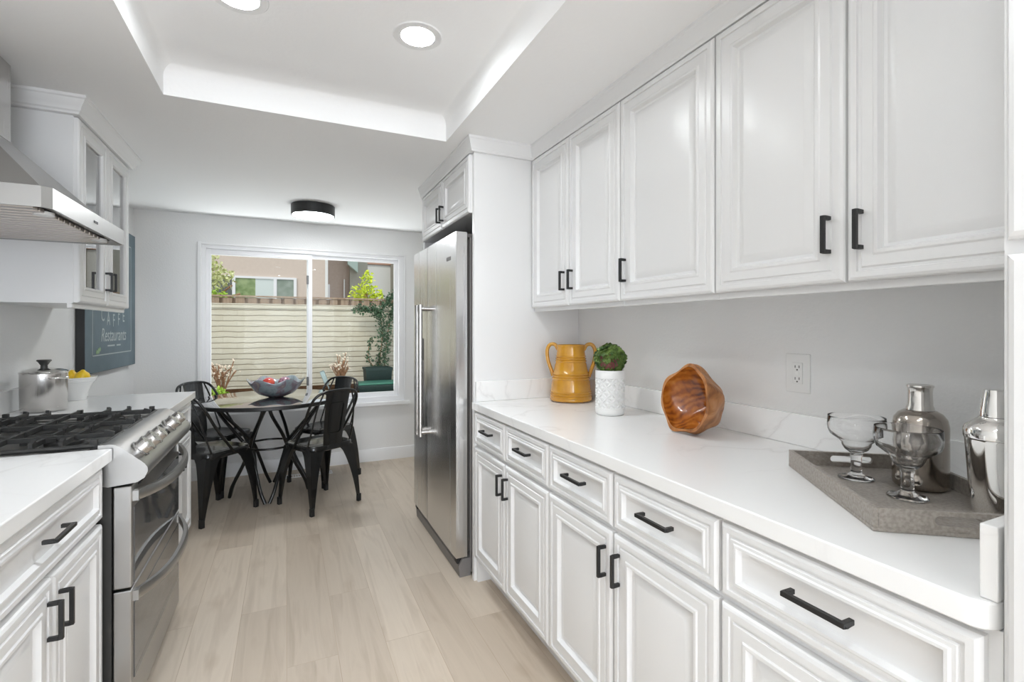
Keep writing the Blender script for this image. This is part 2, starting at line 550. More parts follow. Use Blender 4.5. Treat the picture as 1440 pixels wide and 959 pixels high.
M['sign_leaf'] = mat('chalk_green', (.24, .36, .20), .6)
M['bowl_glass'] = noise_colour('iridescent_glass', [(.3, (.24, .29, .31)), (.45, (.36, .43, .46)), (.6, (.30, .22, .27)), (.75, (.46, .42, .34))], 12, .1, dist=1, metal=.15, coat=.5)
M['ball_red'] = noise_colour('red_glass_ball', [(.4, (.60, .03, .03)), (.6, (.75, .10, .05))], 20, .08, coat=1)
M['ball_purple'] = noise_colour('purple_swirl_ball', [(.4, (.16, .03, .09)), (.6, (.55, .30, .36))], 14, .08, dist=3, coat=1)

# ------------------------------------------------------------------ the room
XL, XR, YN, YF, ZC = -1.13, 1.496, -3.3, 4.88, 2.26
TX0, TX1, TY0, TY1, TZ = -.466, .752, -1.6, 2.447, 2.385
WX0, WX1, WZ0, WZ1 = -.66, 1.065, .575, 2.008

struct(MB().box(XL - .15, XR + .15, YN - .15, YF + .15, -.12, 0).out('floor', M['floor'], smooth=0))
struct(MB().box(XL - .15, XL, YN - .15, YF + .15, 0, 2.7).out('wall_left', M['wall'], smooth=0))
struct(MB().box(XR, XR + .15, YN - .15, YF + .15, 0, 2.7).out('wall_right', M['wall'], smooth=0))
m = MB()
m.box(XL, WX0, YF, YF + .15, 0, 2.7); m.box(WX1, XR, YF, YF + .15, 0, 2.7)
m.box(WX0, WX1, YF, YF + .15, 0, WZ0); m.box(WX0, WX1, YF, YF + .15, WZ1, 2.7)
struct(m.out('wall_far', M['wall'], smooth=0))
# end wall behind the viewer with a wide opening added to let light in
m = MB()
m.box(XL, -.95, YN - .15, YN, 0, 2.7); m.box(1.3, XR, YN - .15, YN, 0, 2.7); m.box(-.95, 1.3, YN - .15, YN, 2.15, 2.7)
struct(m.out('wall_near', M['wall'], smooth=0))
# ceiling with the raised tray
m = MB()
R = .045
rings = [[(XL, YN, ZC), (XR, YN, ZC), (XR, YF, ZC), (XL, YF, ZC)]]
for ins, z in [(0, ZC), (0, TZ - R)] + [(R * (1 - math.cos(a * PI / 12)), TZ - R + R * math.sin(a * PI / 12)) for a in range(1, 7)]:
    rings.append([(TX0 + ins, TY0 + ins, z), (TX1 - ins, TY0 + ins, z), (TX1 - ins, TY1 - ins, z), (TX0 + ins, TY1 - ins, z)])
m.loft(rings, caps=False)
m.face(rings[-1])
struct(m.out('ceiling', M['ceil'], smooth=30))
struct(MB().box(XL - .5, XR + .5, YN - 1.6, YF + .5, 2.7, 2.85).out('roof', M['ceil'], smooth=0))  # unseen roof, rear overhang lengthened to keep sun out of the opening

# baseboards
prof = [(0, 0), (.014, 0), (.014, .10), (.008, .115), (0, .118)]
struct(MB().sweep([(XR, YF), (XL, YF)], prof).out('baseboard_far', M['trim'], smooth=30))
struct(MB().sweep([(XL, YF), (XL, 3.43)], prof).out('baseboard_left', M['trim'], smooth=30))

# window
win = struct(MB().box(WX0 - .028, WX0, YF - .014, YF, WZ0, WZ1 + .018).box(WX1, WX1 + .012, YF - .012, YF, WZ0, WZ1 + .012)
             .box(WX0, WX1, YF - .012, YF, WZ1, WZ1 + .012).out('window_1', M['trim'], smooth=0, bevel=.003))
def frame_rect(x0, x1, z0, z1, w, y0, y1, name, parent, mt, wb=None, wt=None, wl=None, wr=None):
    wb = wb or w; wt = wt or w; wl = wl or w; wr = wr or w
    m = MB()
    m.box(x0, x0 + wl, y0, y1, z0, z1); m.box(x1 - wr, x1, y0, y1, z0, z1)
    m.box(x0 + wl, x1 - wr, y0, y1, z0, z0 + wb); m.box(x0 + wl, x1 - wr, y0, y1, z1 - wt, z1)
    return m.out(name, mt, parent, smooth=0, bevel=.002)
frame_rect(WX0, WX1, WZ0, WZ1, .03, YF + .005, YF + .11, 'frame', win, M['vinyl'], wb=.045, wr=.05)
frame_rect(WX0 + .03, .215, WZ0 + .045, WZ1 - .03, .035, YF + .03, YF + .06, 'sash', win, M['vinyl'], wb=.04, wt=.05)
frame_rect(.17, WX1 - .05, WZ0 + .045, WZ1 - .03, .035, YF + .065, YF + .095, 'sash', win, M['vinyl'], wb=.04, wt=.035)
MB().box(WX0 + .065, .18, YF + .043, YF + .047, WZ0 + .085, WZ1 - .08).out('pane', M['glass'], win, smooth=0)
MB().box(.205, WX1 - .085, YF + .078, YF + .082, WZ0 + .085, WZ1 - .065).out('pane', M['glass'], win, smooth=0)
for z in (1.74, .80):
    MB().box(.166, .186, YF + .015, YF + .03, z - .04, z + .04).out('latch', M['hinge'], win, smooth=0, bevel=.003)
MB().box(WX0 - .05, WX1 + .05, YF - .05, YF + .005, WZ0 - .035, WZ0).out('window_sill', M['trim'], win, smooth=0, bevel=.004)

# crown mouldings
def crown(k):
    return [(0, 2.188), (.022 * k, 2.188), (.024 * k, 2.196), (.029 * k, 2.202), (.033 * k, 2.218), (.043 * k, 2.236), (.045 * k, 2.244), (.050 * k, 2.249), (.050 * k, ZC), (0, ZC)]
struct(MB().sweep([(1.21, .32), (1.21, 2.341), (.865, 2.341), (.865, 3.342)], crown(.78)).out('trim_1', M['cabinet'], smooth=20))
struct(MB().sweep([(XL, 3.395), (-.82, 3.395), (-.82, 2.65), (XL, 2.65)], crown(1.2)).out('trim_2', M['cabinet'], smooth=20))

# ------------------------------------------------------------------ cabinets
DOOR_PROF = [(0, .007), (.003, .003), (.009, 0), (.022, 0), (.0235, .005), (.030, .005), (.033, .001), (.056, .001),
             (.060, -.0018), (.067, -.0018), (.073, .012), (.080, .0135), (.100, .005), (.103, .0045)]
DRAWER_PROF = [(0, .007), (.003, .003), (.008, 0), (.018, 0), (.0195, .005), (.025, .005), (.028, .001), (.034, .001),
               (.037, -.0015), (.042, -.0015), (.047, .011), (.053, .0125)]
GLASS_PROF = DOOR_PROF[:10] + [(.072, .006), (.072, .02)]

def front(w, h, prof, t=.02, hole=False):
    m = MB()
    rings = [[(i, -(t - d), i), (w - i, -(t - d), i), (w - i, -(t - d), h - i), (i, -(t - d), h - i)] for i, d in prof]
    rings = [[(0, 0, 0), (w, 0, 0), (w, 0, h), (0, 0, h)]] + rings
    if hole:
        m.loft(rings, caps=False, closed=True)
    else:
        m.loft(rings, caps=True)
    return m

def handle_mesh(L, vertical=True, t=.0095, out=.03):
    m = MB()
    a = L / 2
    def B(u0, u1, y0, y1, w):
        if vertical:
            m.box(-w / 2, w / 2, y0, y1, u0, u1)
        else:
            m.box(u0, u1, y0, y1, -w / 2, w / 2)
    B(-a, a, -out, -out + t, t)
    B(-a, -a + t, -out + t, 0, t)
    B(a - t, a, -out + t, 0, t)
    return m

HCACHE = {}
def add_handle(parent, x, z, L, vertical=True):
    key = (L, vertical)
    if key not in HCACHE:
        o = handle_mesh(L, vertical).out('handle', M['black'], parent, smooth=0, bevel=.0012)
        HCACHE[key] = o.data
    else:
        o = bpy.data.objects.new('handle', HCACHE[key]); COL.objects.link(o); o.parent = parent
        b = o.modifiers.new('bevel', 'BEVEL'); b.width = .0012; b.segments = 2; b.limit_method = 'ANGLE'
    o.location = (x, -.0192, z)
    return o

def add_front(cab, name, x0, x1, z0, z1, prof=DOOR_PROF, handle=None, gap=.0015):
    """a door or drawer front on the cabinet; handle = (x, z, length, vertical) in the cabinet's frame"""
    o = front(x1 - x0 - 2 * gap, z1 - z0 - 2 * gap, prof, hole=(prof is GLASS_PROF)).out(name, M['cabinet'], cab, smooth=25, loc=(x0 + gap, 0, z0 + gap))
    if handle:
        x, z, L, v = handle
        add_handle(o, x - x0 - gap, z - z0 - gap, L, v)
    if prof is GLASS_PROF:
        w, h = x1 - x0 - 2 * gap, z1 - z0 - 2 * gap
        MB().box(.066, w - .066, -.008, -.004, .066, h - .066).out('pane', M['cab_glass'], o, smooth=0)
    return o

def base_cabinet(name, label, loc, rz, w, drawers, doors, group=None, depth=.60, filler=0, open_end=False):
    c = thing(name, label, 'cabinet', loc, rz, group)
    m = MB().box(0, w + filler, 0, depth, .11, .875).box(.0, w + filler, .07, depth, 0, .11)
    if open_end:
        m.box(0, .018, 0, .07, 0, .11)
    m.out('body', M['cabinet'], c, smooth=0)
    for x0, x1 in drawers:
        add_front(c, 'drawer', x0, x1, .705, .866, DRAWER_PROF, ((x0 + x1) / 2, .795, .115, False))
    for x0, x1, hs in doors:
        hx = x1 - .03 if hs > 0 else x0 + .03
        add_front(c, 'door', x0, x1, .128, .692, DOOR_PROF, (hx, .597, .092, True))
    return c

RZ, LZ = -PI / 2, PI / 2
XB = .882   # face of the right-hand base cabinets
base_cabinet('base_cabinet', 'white base cabinet next to the fridge, two small drawers over two doors', (XB, 2.339, 0), RZ, .783,
             [(.016, .392), (.396, .781)], [(.016, .392, 1), (.396, .781, -1)], 'base cabinets under the long counter', open_end=True)
base_cabinet('base_cabinet', 'white base cabinet below the wooden bowl, two drawers over two doors', (XB, 1.556, 0), RZ, .771,
             [(.002, .382), (.388, .769)], [(.002, .382, 1), (.388, .769, -1)], 'base cabinets under the long counter')
base_cabinet('base_cabinet', 'white base cabinet below the grey tray, one wide drawer', (XB, .785, 0), RZ, .451,
             [(.004, .450)], [(.004, .450, 1)], 'base cabinets under the long counter', filler=.013)

def upper_cabinet(label, y_far, w, doors, z0=1.395, z1=2.2, group='wall cabinets above the long counter'):
    c = thing('wall_cabinet', label, 'cabinet', (1.21, y_far, z0), RZ, group)
    m = MB().box(0, w, 0, 1.496 - 1.21, .008, z1 - z0)
    m.out('body', M['cabinet'], c, smooth=0)
    MB().box(0, w, .004, .022, -.018, .008).out('light_rail', M['cabinet'], c, smooth=0, bevel=.003)
    for x0, x1, hs in doors:
        hx = x1 - .035 if hs > 0 else x0 + .035
        add_front(c, 'door', x0, x1, 0, 2.186 - z0, DOOR_PROF, (hx, .118, .09, True))
    return c
upper_cabinet('white two-door wall cabinet beside the fridge panel, above the amber jug', 2.339, .769, [(.006, .383, 1), (.386, .768, -1)])
upper_cabinet('white wall cabinet with a single wide door, above the wooden bowl', 1.569, .467, [(.002, .466, -1)])
upper_cabinet('white two-door wall cabinet above the grey tray and glasses', 1.101, .781, [(.002, .387, 1), (.390, .780, -1)])

# cabinet and panels around the fridge
fc = thing('fridge_cabinet', 'white two-door cabinet with full-height side panels framing the steel fridge', 'cabinet', (.867, 2.341, 0), RZ)
MB().box(0 - .0, .024, 0, 1.494 - .867, 0, 2.2).out('side_panel', M['cabinet'], fc, smooth=0)
fc_loc = fc
# local x runs towards -Y: the cabinet box lies at negative x (farther away)
MB().box(-.955, -.001, 0, .627, 1.885, 2.2).out('body', M['cabinet'], fc, smooth=0)
MB().box(-1.0, -.956, 0, .627, 0, 2.2).out('side_panel', M['cabinet'], fc, smooth=0)
add_front(fc, 'door', -.955, -.482, 1.882, 2.186, DOOR_PROF, (-.512, 1.972, .09, True))
add_front(fc, 'door', -.479, -.002, 1.882, 2.186, DOOR_PROF, (-.449, 1.972, .09, True))
fc.location.y = 2.365
for ch in fc.children:
    pass

# pantry at the right edge
pc = thing('pantry_cabinet', 'tall white pantry cabinet at the near end of the long counter', 'cabinet', (.876, .318, 0), RZ)
MB().box(0, .76, 0, .619, .11, 2.258).box(0, .76, .07, .619, 0, .11).out('body', M['cabinet'], pc, smooth=0)
add_front(pc, 'door', .006, .755, .12, 1.386)
add_front(pc, 'door', .006, .755, 1.403, 2.19)

# left-hand run
XLB = -.53
base_cabinet('base_cabinet', 'white base cabinet in front of the range, drawer over two doors, nearest on that side', (XLB, 1.165, 0), LZ, .722,
             [(.002, .716)], [(.002, .364, 1), (.367, .716, -1)], 'base cabinets beside the range', depth=.598)
base_cabinet('base_cabinet', 'white base cabinet beyond the range, at the end of the run by the dining chairs', (XLB, 2.672, 0), LZ, .728,
             [(.002, .724)], [(.002, .362, 1), (.365, .724, -1)], 'base cabinets beside the range', depth=.598)

gcab = thing('glass_door_cabinet', 'white wall cabinet with two glass doors beyond the range hood', 'cabinet', (-.82, 2.65, 1.395), LZ)
m = MB(); W_, D_, Hh = .73, .308, .805
m.box(0, .018, 0, D_, 0, Hh); m.box(W_ - .018, W_, 0, D_, 0, Hh); m.box(.018, W_ - .018, 0, D_, 0, .018); m.box(.018, W_ - .018, 0, D_, Hh - .018, Hh)
m.box(.018, W_ - .018, D_ - .01, D_, .018, Hh - .018)
m.out('body', M['cabinet'], gcab, smooth=0)
for z in (.27, .53):
    MB().box(.019, W_ - .019, .02, D_ - .011, z, z + .016).out('shelf', M['cabinet'], gcab, smooth=0)
MB().box(-.0, W_, .004, .022, -.02, 0).out('light_rail', M['cabinet'], gcab, smooth=0, bevel=.003)
add_front(gcab, 'door', .003, .363, .002, .79, GLASS_PROF, (.333, .12, .09, True))
add_front(gcab, 'door', .366, .727, .002, .79, GLASS_PROF, (.396, .12, .09, True))

# ------------------------------------------------------------------ countertops
ct = thing('countertop', 'long white quartz countertop with low backsplash beside the fridge', 'countertop', (0, 0, .875))
def rounded_corner(cx, cy, r, a0, a1, n=8):
    return [(cx + r * math.cos(lerp(a0, a1, k / n)), cy + r * math.sin(lerp(a0, a1, k / n))) for k in range(n + 1)]
poly = [(1.495, 2.34), (.855, 2.34)] + rounded_corner(.885, .353, .03, PI, 1.5 * PI) + [(1.495, .323)]
MB().prism(poly, 'z', 0.001, .04).out('slab', M['quartz'], ct, smooth=30, bevel=.003)
MB().box(1.476, 1.495, .345, 2.32, .0405, .14).out('backsplash', M['quartz'], ct, smooth=0, bevel=.002)
MB().box(.872, 1.495, .323, .343, .0405, .143).out('side_splash', M['quartz'], ct, smooth=0, bevel=.002)
MB().box(.872, 1.4755, 2.321, 2.34, .0405, .143).out('side_splash', M['quartz'], ct, smooth=0, bevel=.002)

lc = thing('countertop', 'short white quartz countertop in front of the range', 'countertop', (0, 0, .875), group='quartz tops beside the range')
MB().box(XL + .001, -.4926, 1.15, 1.899, .001, .04).out('slab', M['quartz'], lc, smooth=0, bevel=.003)
MB().box(XL + .001, XL + .02, 1.15, 1.899, .0405, .14).out('backsplash', M['quartz'], lc, smooth=0, bevel=.002)
lc = thing('countertop', 'white quartz countertop beyond the range, holding the steel pot and lemon bowl', 'countertop', (0, 0, .875), group='quartz tops beside the range')
MB().box(XL + .001, -.4926, 2.67, 3.42, .001, .04).out('slab', M['quartz'], lc, smooth=0, bevel=.003)
MB().box(XL + .001, XL + .02, 2.67, 3.42, .0405, .14).out('backsplash', M['quartz'], lc, smooth=0, bevel=.002)

# ------------------------------------------------------------------ range
RY0, RY1 = 1.906, 2.664
rg = thing('range', 'stainless steel gas range with double oven between the quartz countertops', 'range', (-.47, (RY0 + RY1) / 2, 0))
def RP(m, name, mt, parent=None, **k):
    """a mesh written in room coordinates, hung under the range"""
    par = parent or rg
    base = rg.location.copy()
    o = m.out(name, mt, par, **k)
    if par is rg:
        o.location = -base
    return o
RP(MB().box(-1.10, -.497, RY0, RY1, .04, .880).box(-1.08, -.55, RY0 + .03, RY1 - .03, 0, .04), 'body', M['plastic_dark'], smooth=0)
RP(MB().box(-1.10, -.50, RY0, RY1, .8805, .898).box(-1.10, -.50, RY0, RY0 + .010, .898, .908).box(-1.10, -.50, RY1 - .010, RY1, .898, .908)
   .box(-1.10, -1.06, RY0 + .010, RY1 - .010, .898, .920), 'cooktop', M['steel_h'], smooth=0, bevel=.003)
# control panel
cpoly = [(-.53, .80), (-.505, .793), (-.432, .800), (-.412, .812), (-.403, .832), (-.404, .845), (-.412, .858), (-.474, .916), (-.490, .924), (-.5, .926), (-.53, .926)]
cpn = RP(MB().prism(cpoly, 'y', RY0 - .003, RY1 + .003), 'control_panel', M['steel_h'], smooth=50)
sl = Vector((-.058, 0, .062)).normalized()      # up the slope
nr = Vector((.062, 0, .058)).normalized()       # out of the slope
mid = Vector((-.443, 0, .887))
for y in (1.985, 2.085, 2.185, 2.42, 2.54):
    c = mid + Vector((0, y, 0))
    q = Vector((0, 0, 1)).rotation_difference(nr).to_matrix().to_4x4()
    m = MB().lathe([(0, 0), (.031, 0), (.031, .006), (.027, .008), (.0255, .012), (.0255, .030), (.023, .034), (0, .034)], 28)
    m.box(-.004, .004, -.0255, .0255, .034, .038)
    RP(m.move(Matrix.Translation(c) @ q), 'knob', M['steel'], smooth=35)
m = MB().obox(mid + Vector((0, 2.25, 0)) + nr * .001, mid + Vector((0, 2.355, 0)) + nr * .001, .05, .004, up=nr)
RP(m, 'display', M['display'], smooth=0)
# oven doors
def oven_door(z0, z1, wz0, wz1, hz):
    d = RP(MB().box(-.495, -.447, RY0 + .004, RY1 - .004, z0, z1), 'oven_door', M['steel_h'], smooth=0, bevel=.004)
    MB().box(-.4468, -.4445, RY0 + .03, RY1 - .03, wz0, wz1).out('window', M['glass_black'], d, smooth=0)
    ys = [RY0 + .03 + (RY1 - RY0 - .06) * k / 24 for k in range(25)]
    pts = []
    for k, y in enumerate(ys):
        t = k / 24
        pts.append((-.447 + .062 * (1 - abs(2 * t - 1) ** 2.6) + .006, y, hz - .012 * (1 - (2 * t - 1) ** 2)))
    m = MB()
    rings = []
    for x, y, z in pts:
        rings.append([(x - .008, y, z + .017), (x + .004, y, z + .017), (x + .009, y, z + .006), (x + .009, y, z - .012), (x + .003, y, z - .018), (x - .008, y, z - .014)])
    m.loft(rings)
    for y in (RY0 + .033, RY1 - .033):
        m.box(-.447, -.432, y - .014, y + .014, hz - .016, hz + .016)
    m.out('handle', M['steel_h'], d, smooth=50)
    return d
up_door = oven_door(.466, .788, .472, .715, .752)
lo_door = oven_door(.045, .458, .165, .405, .432)
m = MB()
for k in range(9):
    y = RY0 + .08 + k * .07
    m.box(-.4468, -.4458, y, y + .055, .772, .777)
    m.box(-.4468, -.4458, y, y + .055, .779, .784)
m.out('vent_slots', M['display'], up_door, smooth=0)
# burners and grates
for (bx, by, br) in ((-.93, 2.06, .04), (-.66, 2.06, .05), (-.80, 2.285, .055), (-.93, 2.51, .045), (-.66, 2.51, .05)):
    RP(MB().lathe([(0, 0), (br * 1.25, 0), (br * 1.2, .010), (br, .012), (br, .022), (br * .9, .026), (0, .026)], 28, (bx, by, .8985)), 'burner', M['iron'], smooth=40)
gz = .934
for k in range(3):
    y0 = RY0 + .016 + k * .2435; y1 = y0 + .239
    m = MB(); w = .011
    xa, xb = -1.05, -.525
    # outer loop with rounded corners
    pts = []
    for (cx, cy, a0) in ((xb - .03, y1 - .03, 0), (xa + .03, y1 - .03, 90), (xa + .03, y0 + .03, 180), (xb - .03, y0 + .03, 270)):
        for a in range(0, 91, 30):
            t = math.radians(a0 + a)
            pts.append((cx + .03 * math.cos(t), cy + .03 * math.sin(t), gz - .012))
    m.tube(pts, .0075, 8, closed=True)
    ym = (y0 + y1) / 2
    m.obox((xa, ym, gz), (xb, ym, gz), .010, .014)
    for cx in (-.93, -.66):
        for sx in (-1, 1):
            m.obox((cx + sx * .035, y0, gz), (cx + sx * .035, ym - .03, gz), .010, .015)
            m.obox((cx + sx * .035, y1, gz), (cx + sx * .035, ym + .03, gz), .010, .015)
            m.obox((cx + sx * .035, ym - .03, gz), (cx + sx * .012, ym - .012, gz - .004), .010, .012)
            m.obox((cx + sx * .035, ym + .03, gz), (cx + sx * .012, ym + .012, gz - .004), .010, .012)
    m.obox((-.795, y0, gz), (-.795, y1, gz), .010, .015)
    for x in (xa + .02, -.795, xb - .02):
        for y in (y0 + .004, y1 - .004):
            m.box(x - .009, x + .009, y - .007, y + .007, .8985, gz + .008)
    # raised tips at the ends of the bars
    for cx in (-.93, -.66):
        for sx in (-1, 1):
            for y, q in ((y0, 1), (y1, -1)):
                m.obox((cx + sx * .035, y + q * .002, gz + .004), (cx + sx * .035, y + q * .024, gz + .012), .011, .010)
    for x, q in ((xa, 1), (xb, -1)):
        m.obox((x, ym, gz + .004), (x + q * .024, ym, gz + .012), .011, .010)
    RP(m, 'grate', M['iron'], smooth=40)

# ------------------------------------------------------------------ hood
hd = thing('range_hood', 'stainless steel chimney hood above the gas range', 'range hood', (XL, 2.285, 1.648))
hx = XL + .001
def HP(m, name, mt, **k):
    o = m.out(name, mt, hd, **k); o.location = -hd.location
    return o
hy0, hy1, hxf = 1.897, 2.665 - .018, -.641
m = MB()
poly = [(hx, hy0), (hxf - .02, hy0), (hxf, hy0 + .02), (hxf, hy1 - .02), (hxf - .02, hy1), (hx, hy1)]
ins = lambda d: [(hx, hy0 + d), (hxf - .02 - d * .6, hy0 + d), (hxf - d, hy0 + .02 + d * .6), (hxf - d, hy1 - .02 - d * .6), (hxf - .02 - d * .6, hy1 - d), (hx, hy1 - d)]
m.loft([[(x, y, 1.664) for x, y in ins(.03)], [(x, y, 1.648) for x, y in ins(.006)], [(x, y, 1.648) for x, y in poly], [(x, y, 1.711) for x, y in poly],
        [(x, y, 1.713) for x, y in ins(.004)], [(x, y, 1.713) for x, y in ins(.03)]], caps=True)
HP(m, 'lip', M['steel_h'], smooth=30)
cx0, cx1, cy0, cy1 = hx, -.925, 2.15, 2.412
m = MB().loft([[(hx, hy0 + .03, 1.714), (hxf - .03, hy0 + .03, 1.714), (hxf - .03, hy1 - .03, 1.714), (hx, hy1 - .03, 1.714)],
               [(cx0, cy0, 1.972), (cx1, cy0, 1.972), (cx1, cy1, 1.972), (cx0, cy1, 1.972)]])
HP(m, 'canopy', M['steel_h'], smooth=30)
HP(MB().box(cx0, cx1, cy0, cy1, 1.973, 2.258), 'chimney', M['steel'], smooth=0, bevel=.002)
n = 15
m = MB()
for k in range(n):
    y = hy0 + .05 + (hy1 - hy0 - .10) * k / (n - 1)
    m.box(hx + .03, hxf - .05, y - .016, y + .016, 1.6485, 1.6625)
HP(m, 'baffle_filter', M['baffle'], smooth=0, bevel=.003)
HP(MB().box(hx + .025, hxf - .045, hy0 + .03, hy1 - .03, 1.6627, 1.6638), 'dark_gap_sheet', M['plastic_dark'], smooth=0)  # dark sheet added to imitate shade in the gaps between the slats
for y in (2.03, 2.53):
    HP(MB().cyl((-.70, y, 1.646), (-.70, y, 1.656), .026), 'hood_lamp', M['porcelain'])
HP(MB().box(hxf, hxf + .0012, 2.262, 2.302, 1.675, 1.684), 'badge', M['display'], smooth=0)

# ------------------------------------------------------------------ fridge
FX, FY0, FY1, FS = .79, 2.405, 3.318, 2.972
fr = thing('refrigerator', 'stainless steel side-by-side refrigerator with tall bar handles', 'refrigerator', (FX, (FY0 + FY1) / 2, 0))
def FP(m, name, mt, parent=None, **k):
    o = m.out(name, mt, parent or fr, **k)
    if parent is None:
        o.location = -fr.location
    return o
FP(MB().box(.868, 1.47, FY0 - .005 + .002, FY1 - .003, .015, 1.765), 'body', M['fridge_gray'], smooth=0, bevel=.004)
FP(MB().box(.853, .868, FY0 + .012, FY1 - .012, .125, 1.755), 'gasket', M['gasket'], smooth=0)
def fdoor(y0, y1):
    # a softly bowed steel front
    m = MB(); rows = []
    n = 10
    for z in (.10, 1.79):
        row = [(.853, y0, z)]
        for k in range(n + 1):
            t = k / n
            row.append((FX + .001 * (2 * t - 1) ** 2 + (.002 if k in (0, n) else 0), lerp(y0, y1, t), z))
        row.append((.853, y1, z))
        rows.append(row)
    m.loft(rows)
    return FP(m, 'door', M['steel_fridge'], smooth=35)
dR = fdoor(FY0, FS - .003)
dL = fdoor(FS + .003, FY1)
def fhandle(d, y):
    m = MB().cyl((.738, y, .635), (.738, y, 1.43), .0135, n=18)
    for z in (.655, 1.41):
        m.cyl((.738, y, z), (FX + .006, y, z), .0125, n=14)
    for z in (.630, 1.415):
        m.cyl((.738, y, z), (.738, y, z + .018), .0155, n=18)
    o = m.out('handle', M['steel'], d, smooth=40)
    return o
fhandle(dR, 2.932); fhandle(dL, 3.012)
MB().box(FX - .0015, FX + .006, 2.49, 2.56, 1.652, 1.672).out('badge', M['fridge_gray'], dR, smooth=0, bevel=.001)
ds = MB().box(FX - .003, FX + .004, 3.055, 3.275, 1.085, 1.225).out('dispenser_panel', M['plastic_dark'], dL, smooth=0, bevel=.002)
m = MB().box(FX - .003, FX + .004, 3.055, 3.075, .815, 1.08).box(FX - .003, FX + .004, 3.255, 3.275, .815, 1.08).box(FX - .003, FX + .004, 3.075, 3.255, .815, .835).box(FX - .003, FX + .004, 3.075, 3.255, 1.06, 1.08)
m.box(FX - .002, FX + .004, 3.075, 3.255, .835, 1.06)
m.out('dispenser', M['fridge_gray'], dL, smooth=0, bevel=.002)
FP(MB().prism([(.812, 0.0), (.870, 0.0), (.870, .094), (.826, .094), (.806, .06)], 'y', FY0 - .002, FY1), 'base_grille', M['fridge_gray'], smooth=20)
for y in (FY0 + .03, FY1 - .03):
    FP(MB().box(.80, .845, y - .022, y + .022, .066, .0985), 'hinge_cover', M['rubber'], smooth=0, bevel=.004)
for y in (FY0 + .045, FY1 - .045):
    FP(MB().box(.80, .90, y - .03, y + .03, 1.766, 1.786), 'top_hinge', M['fridge_gray'], smooth=0, bevel=.004)

# ------------------------------------------------------------------ ceiling lamps
def downlight(x, y, label):
    d = thing('recessed_downlight', label, 'ceiling light', (x, y, TZ), group='round downlights in the raised ceiling')
    sd_ = bpy.data.lights.new('downlight_beam', 'SPOT')
    sd_.energy = SPOT_POWER[0 if y > 1 else 1 if y > -.5 else 2]; sd_.spot_size = math.radians(110); sd_.spot_blend = 1.0; sd_.shadow_soft_size = .06; sd_.color = (.93, .98, 1.03)
    so = bpy.data.objects.new('downlight_beam', sd_); COL.objects.link(so); so.parent = d; so.location = (0, 0, -.006)
    MB().lathe([(.062, -.001), (.062, -.004), (.088, -.004), (.092, -.0005), (.062, -.0005)], 40).out('trim_ring', M['trim'], d, smooth=30)
    MB().lathe([(0, -.0025), (.062, -.0025), (.062, -.0005), (0, -.0005)], 40).out('lens', M['lamp_on'], d, smooth=0)
downlight(.446, 1.81, 'round white downlight glowing in the raised ceiling, whole in view near the window end')
downlight(-.145, 1.843, 'round white downlight cut off by the top edge of the photo')
for y in (.15, -1.25):
    for x in (.446, -.145):
        downlight(x, y, 'round white downlight in the raised ceiling outside the photo')
fl = thing('flush_ceiling_light', 'black drum ceiling light with a glowing white disc above the dining table', 'ceiling light', (.19, 4.17, ZC))
MB().lathe([(0, -.001), (.160, -.001), (.162, -.004), (.162, -.078), (.160, -.081), (.153, -.081), (.153, -.072), (0, -.072)], 48).out('drum', M['black'], fl, smooth=30)
MB().lathe([(0, -.082), (.150, -.082), (.1525, -.079), (.1525, -.073), (0, -.073)], 48).out('diffuser', M['lamp_flush'], fl, smooth=30)

# ------------------------------------------------------------------ outlet, sign, floor vent
ol = thing('wall_outlet', 'white double power outlet on the wall between wooden bowl and grey tray', 'outlet', (XR, 1.039, 1.144), RZ)
MB().box(-.041, .041, -.005, 0, -.062, .062).out('cover_plate', M['porcelain'], ol, smooth=0, bevel=.002)
MB().box(-.017, .017, -.0075, -.005, -.034, .034).out('receptacle', M['porcelain'], ol, smooth=0, bevel=.001)
for z in (-.019, .019):
    m = MB()
    m.box(-.008, -.0055, -.0079, -.0072, z - .002, z + .006); m.box(.0055, .008, -.0079, -.0072, z - .002, z + .006)
    m.cyl((0, -.0079, z - .008), (0, -.0072, z - .008), .0026, n=10)
    m.out('socket_slots', M['plastic_dark'], ol, smooth=0)
MB().box(-.006, .006, -.0085, -.0075, -.004, .004).out('reset_buttons', M['matte_white'], ol, smooth=0)

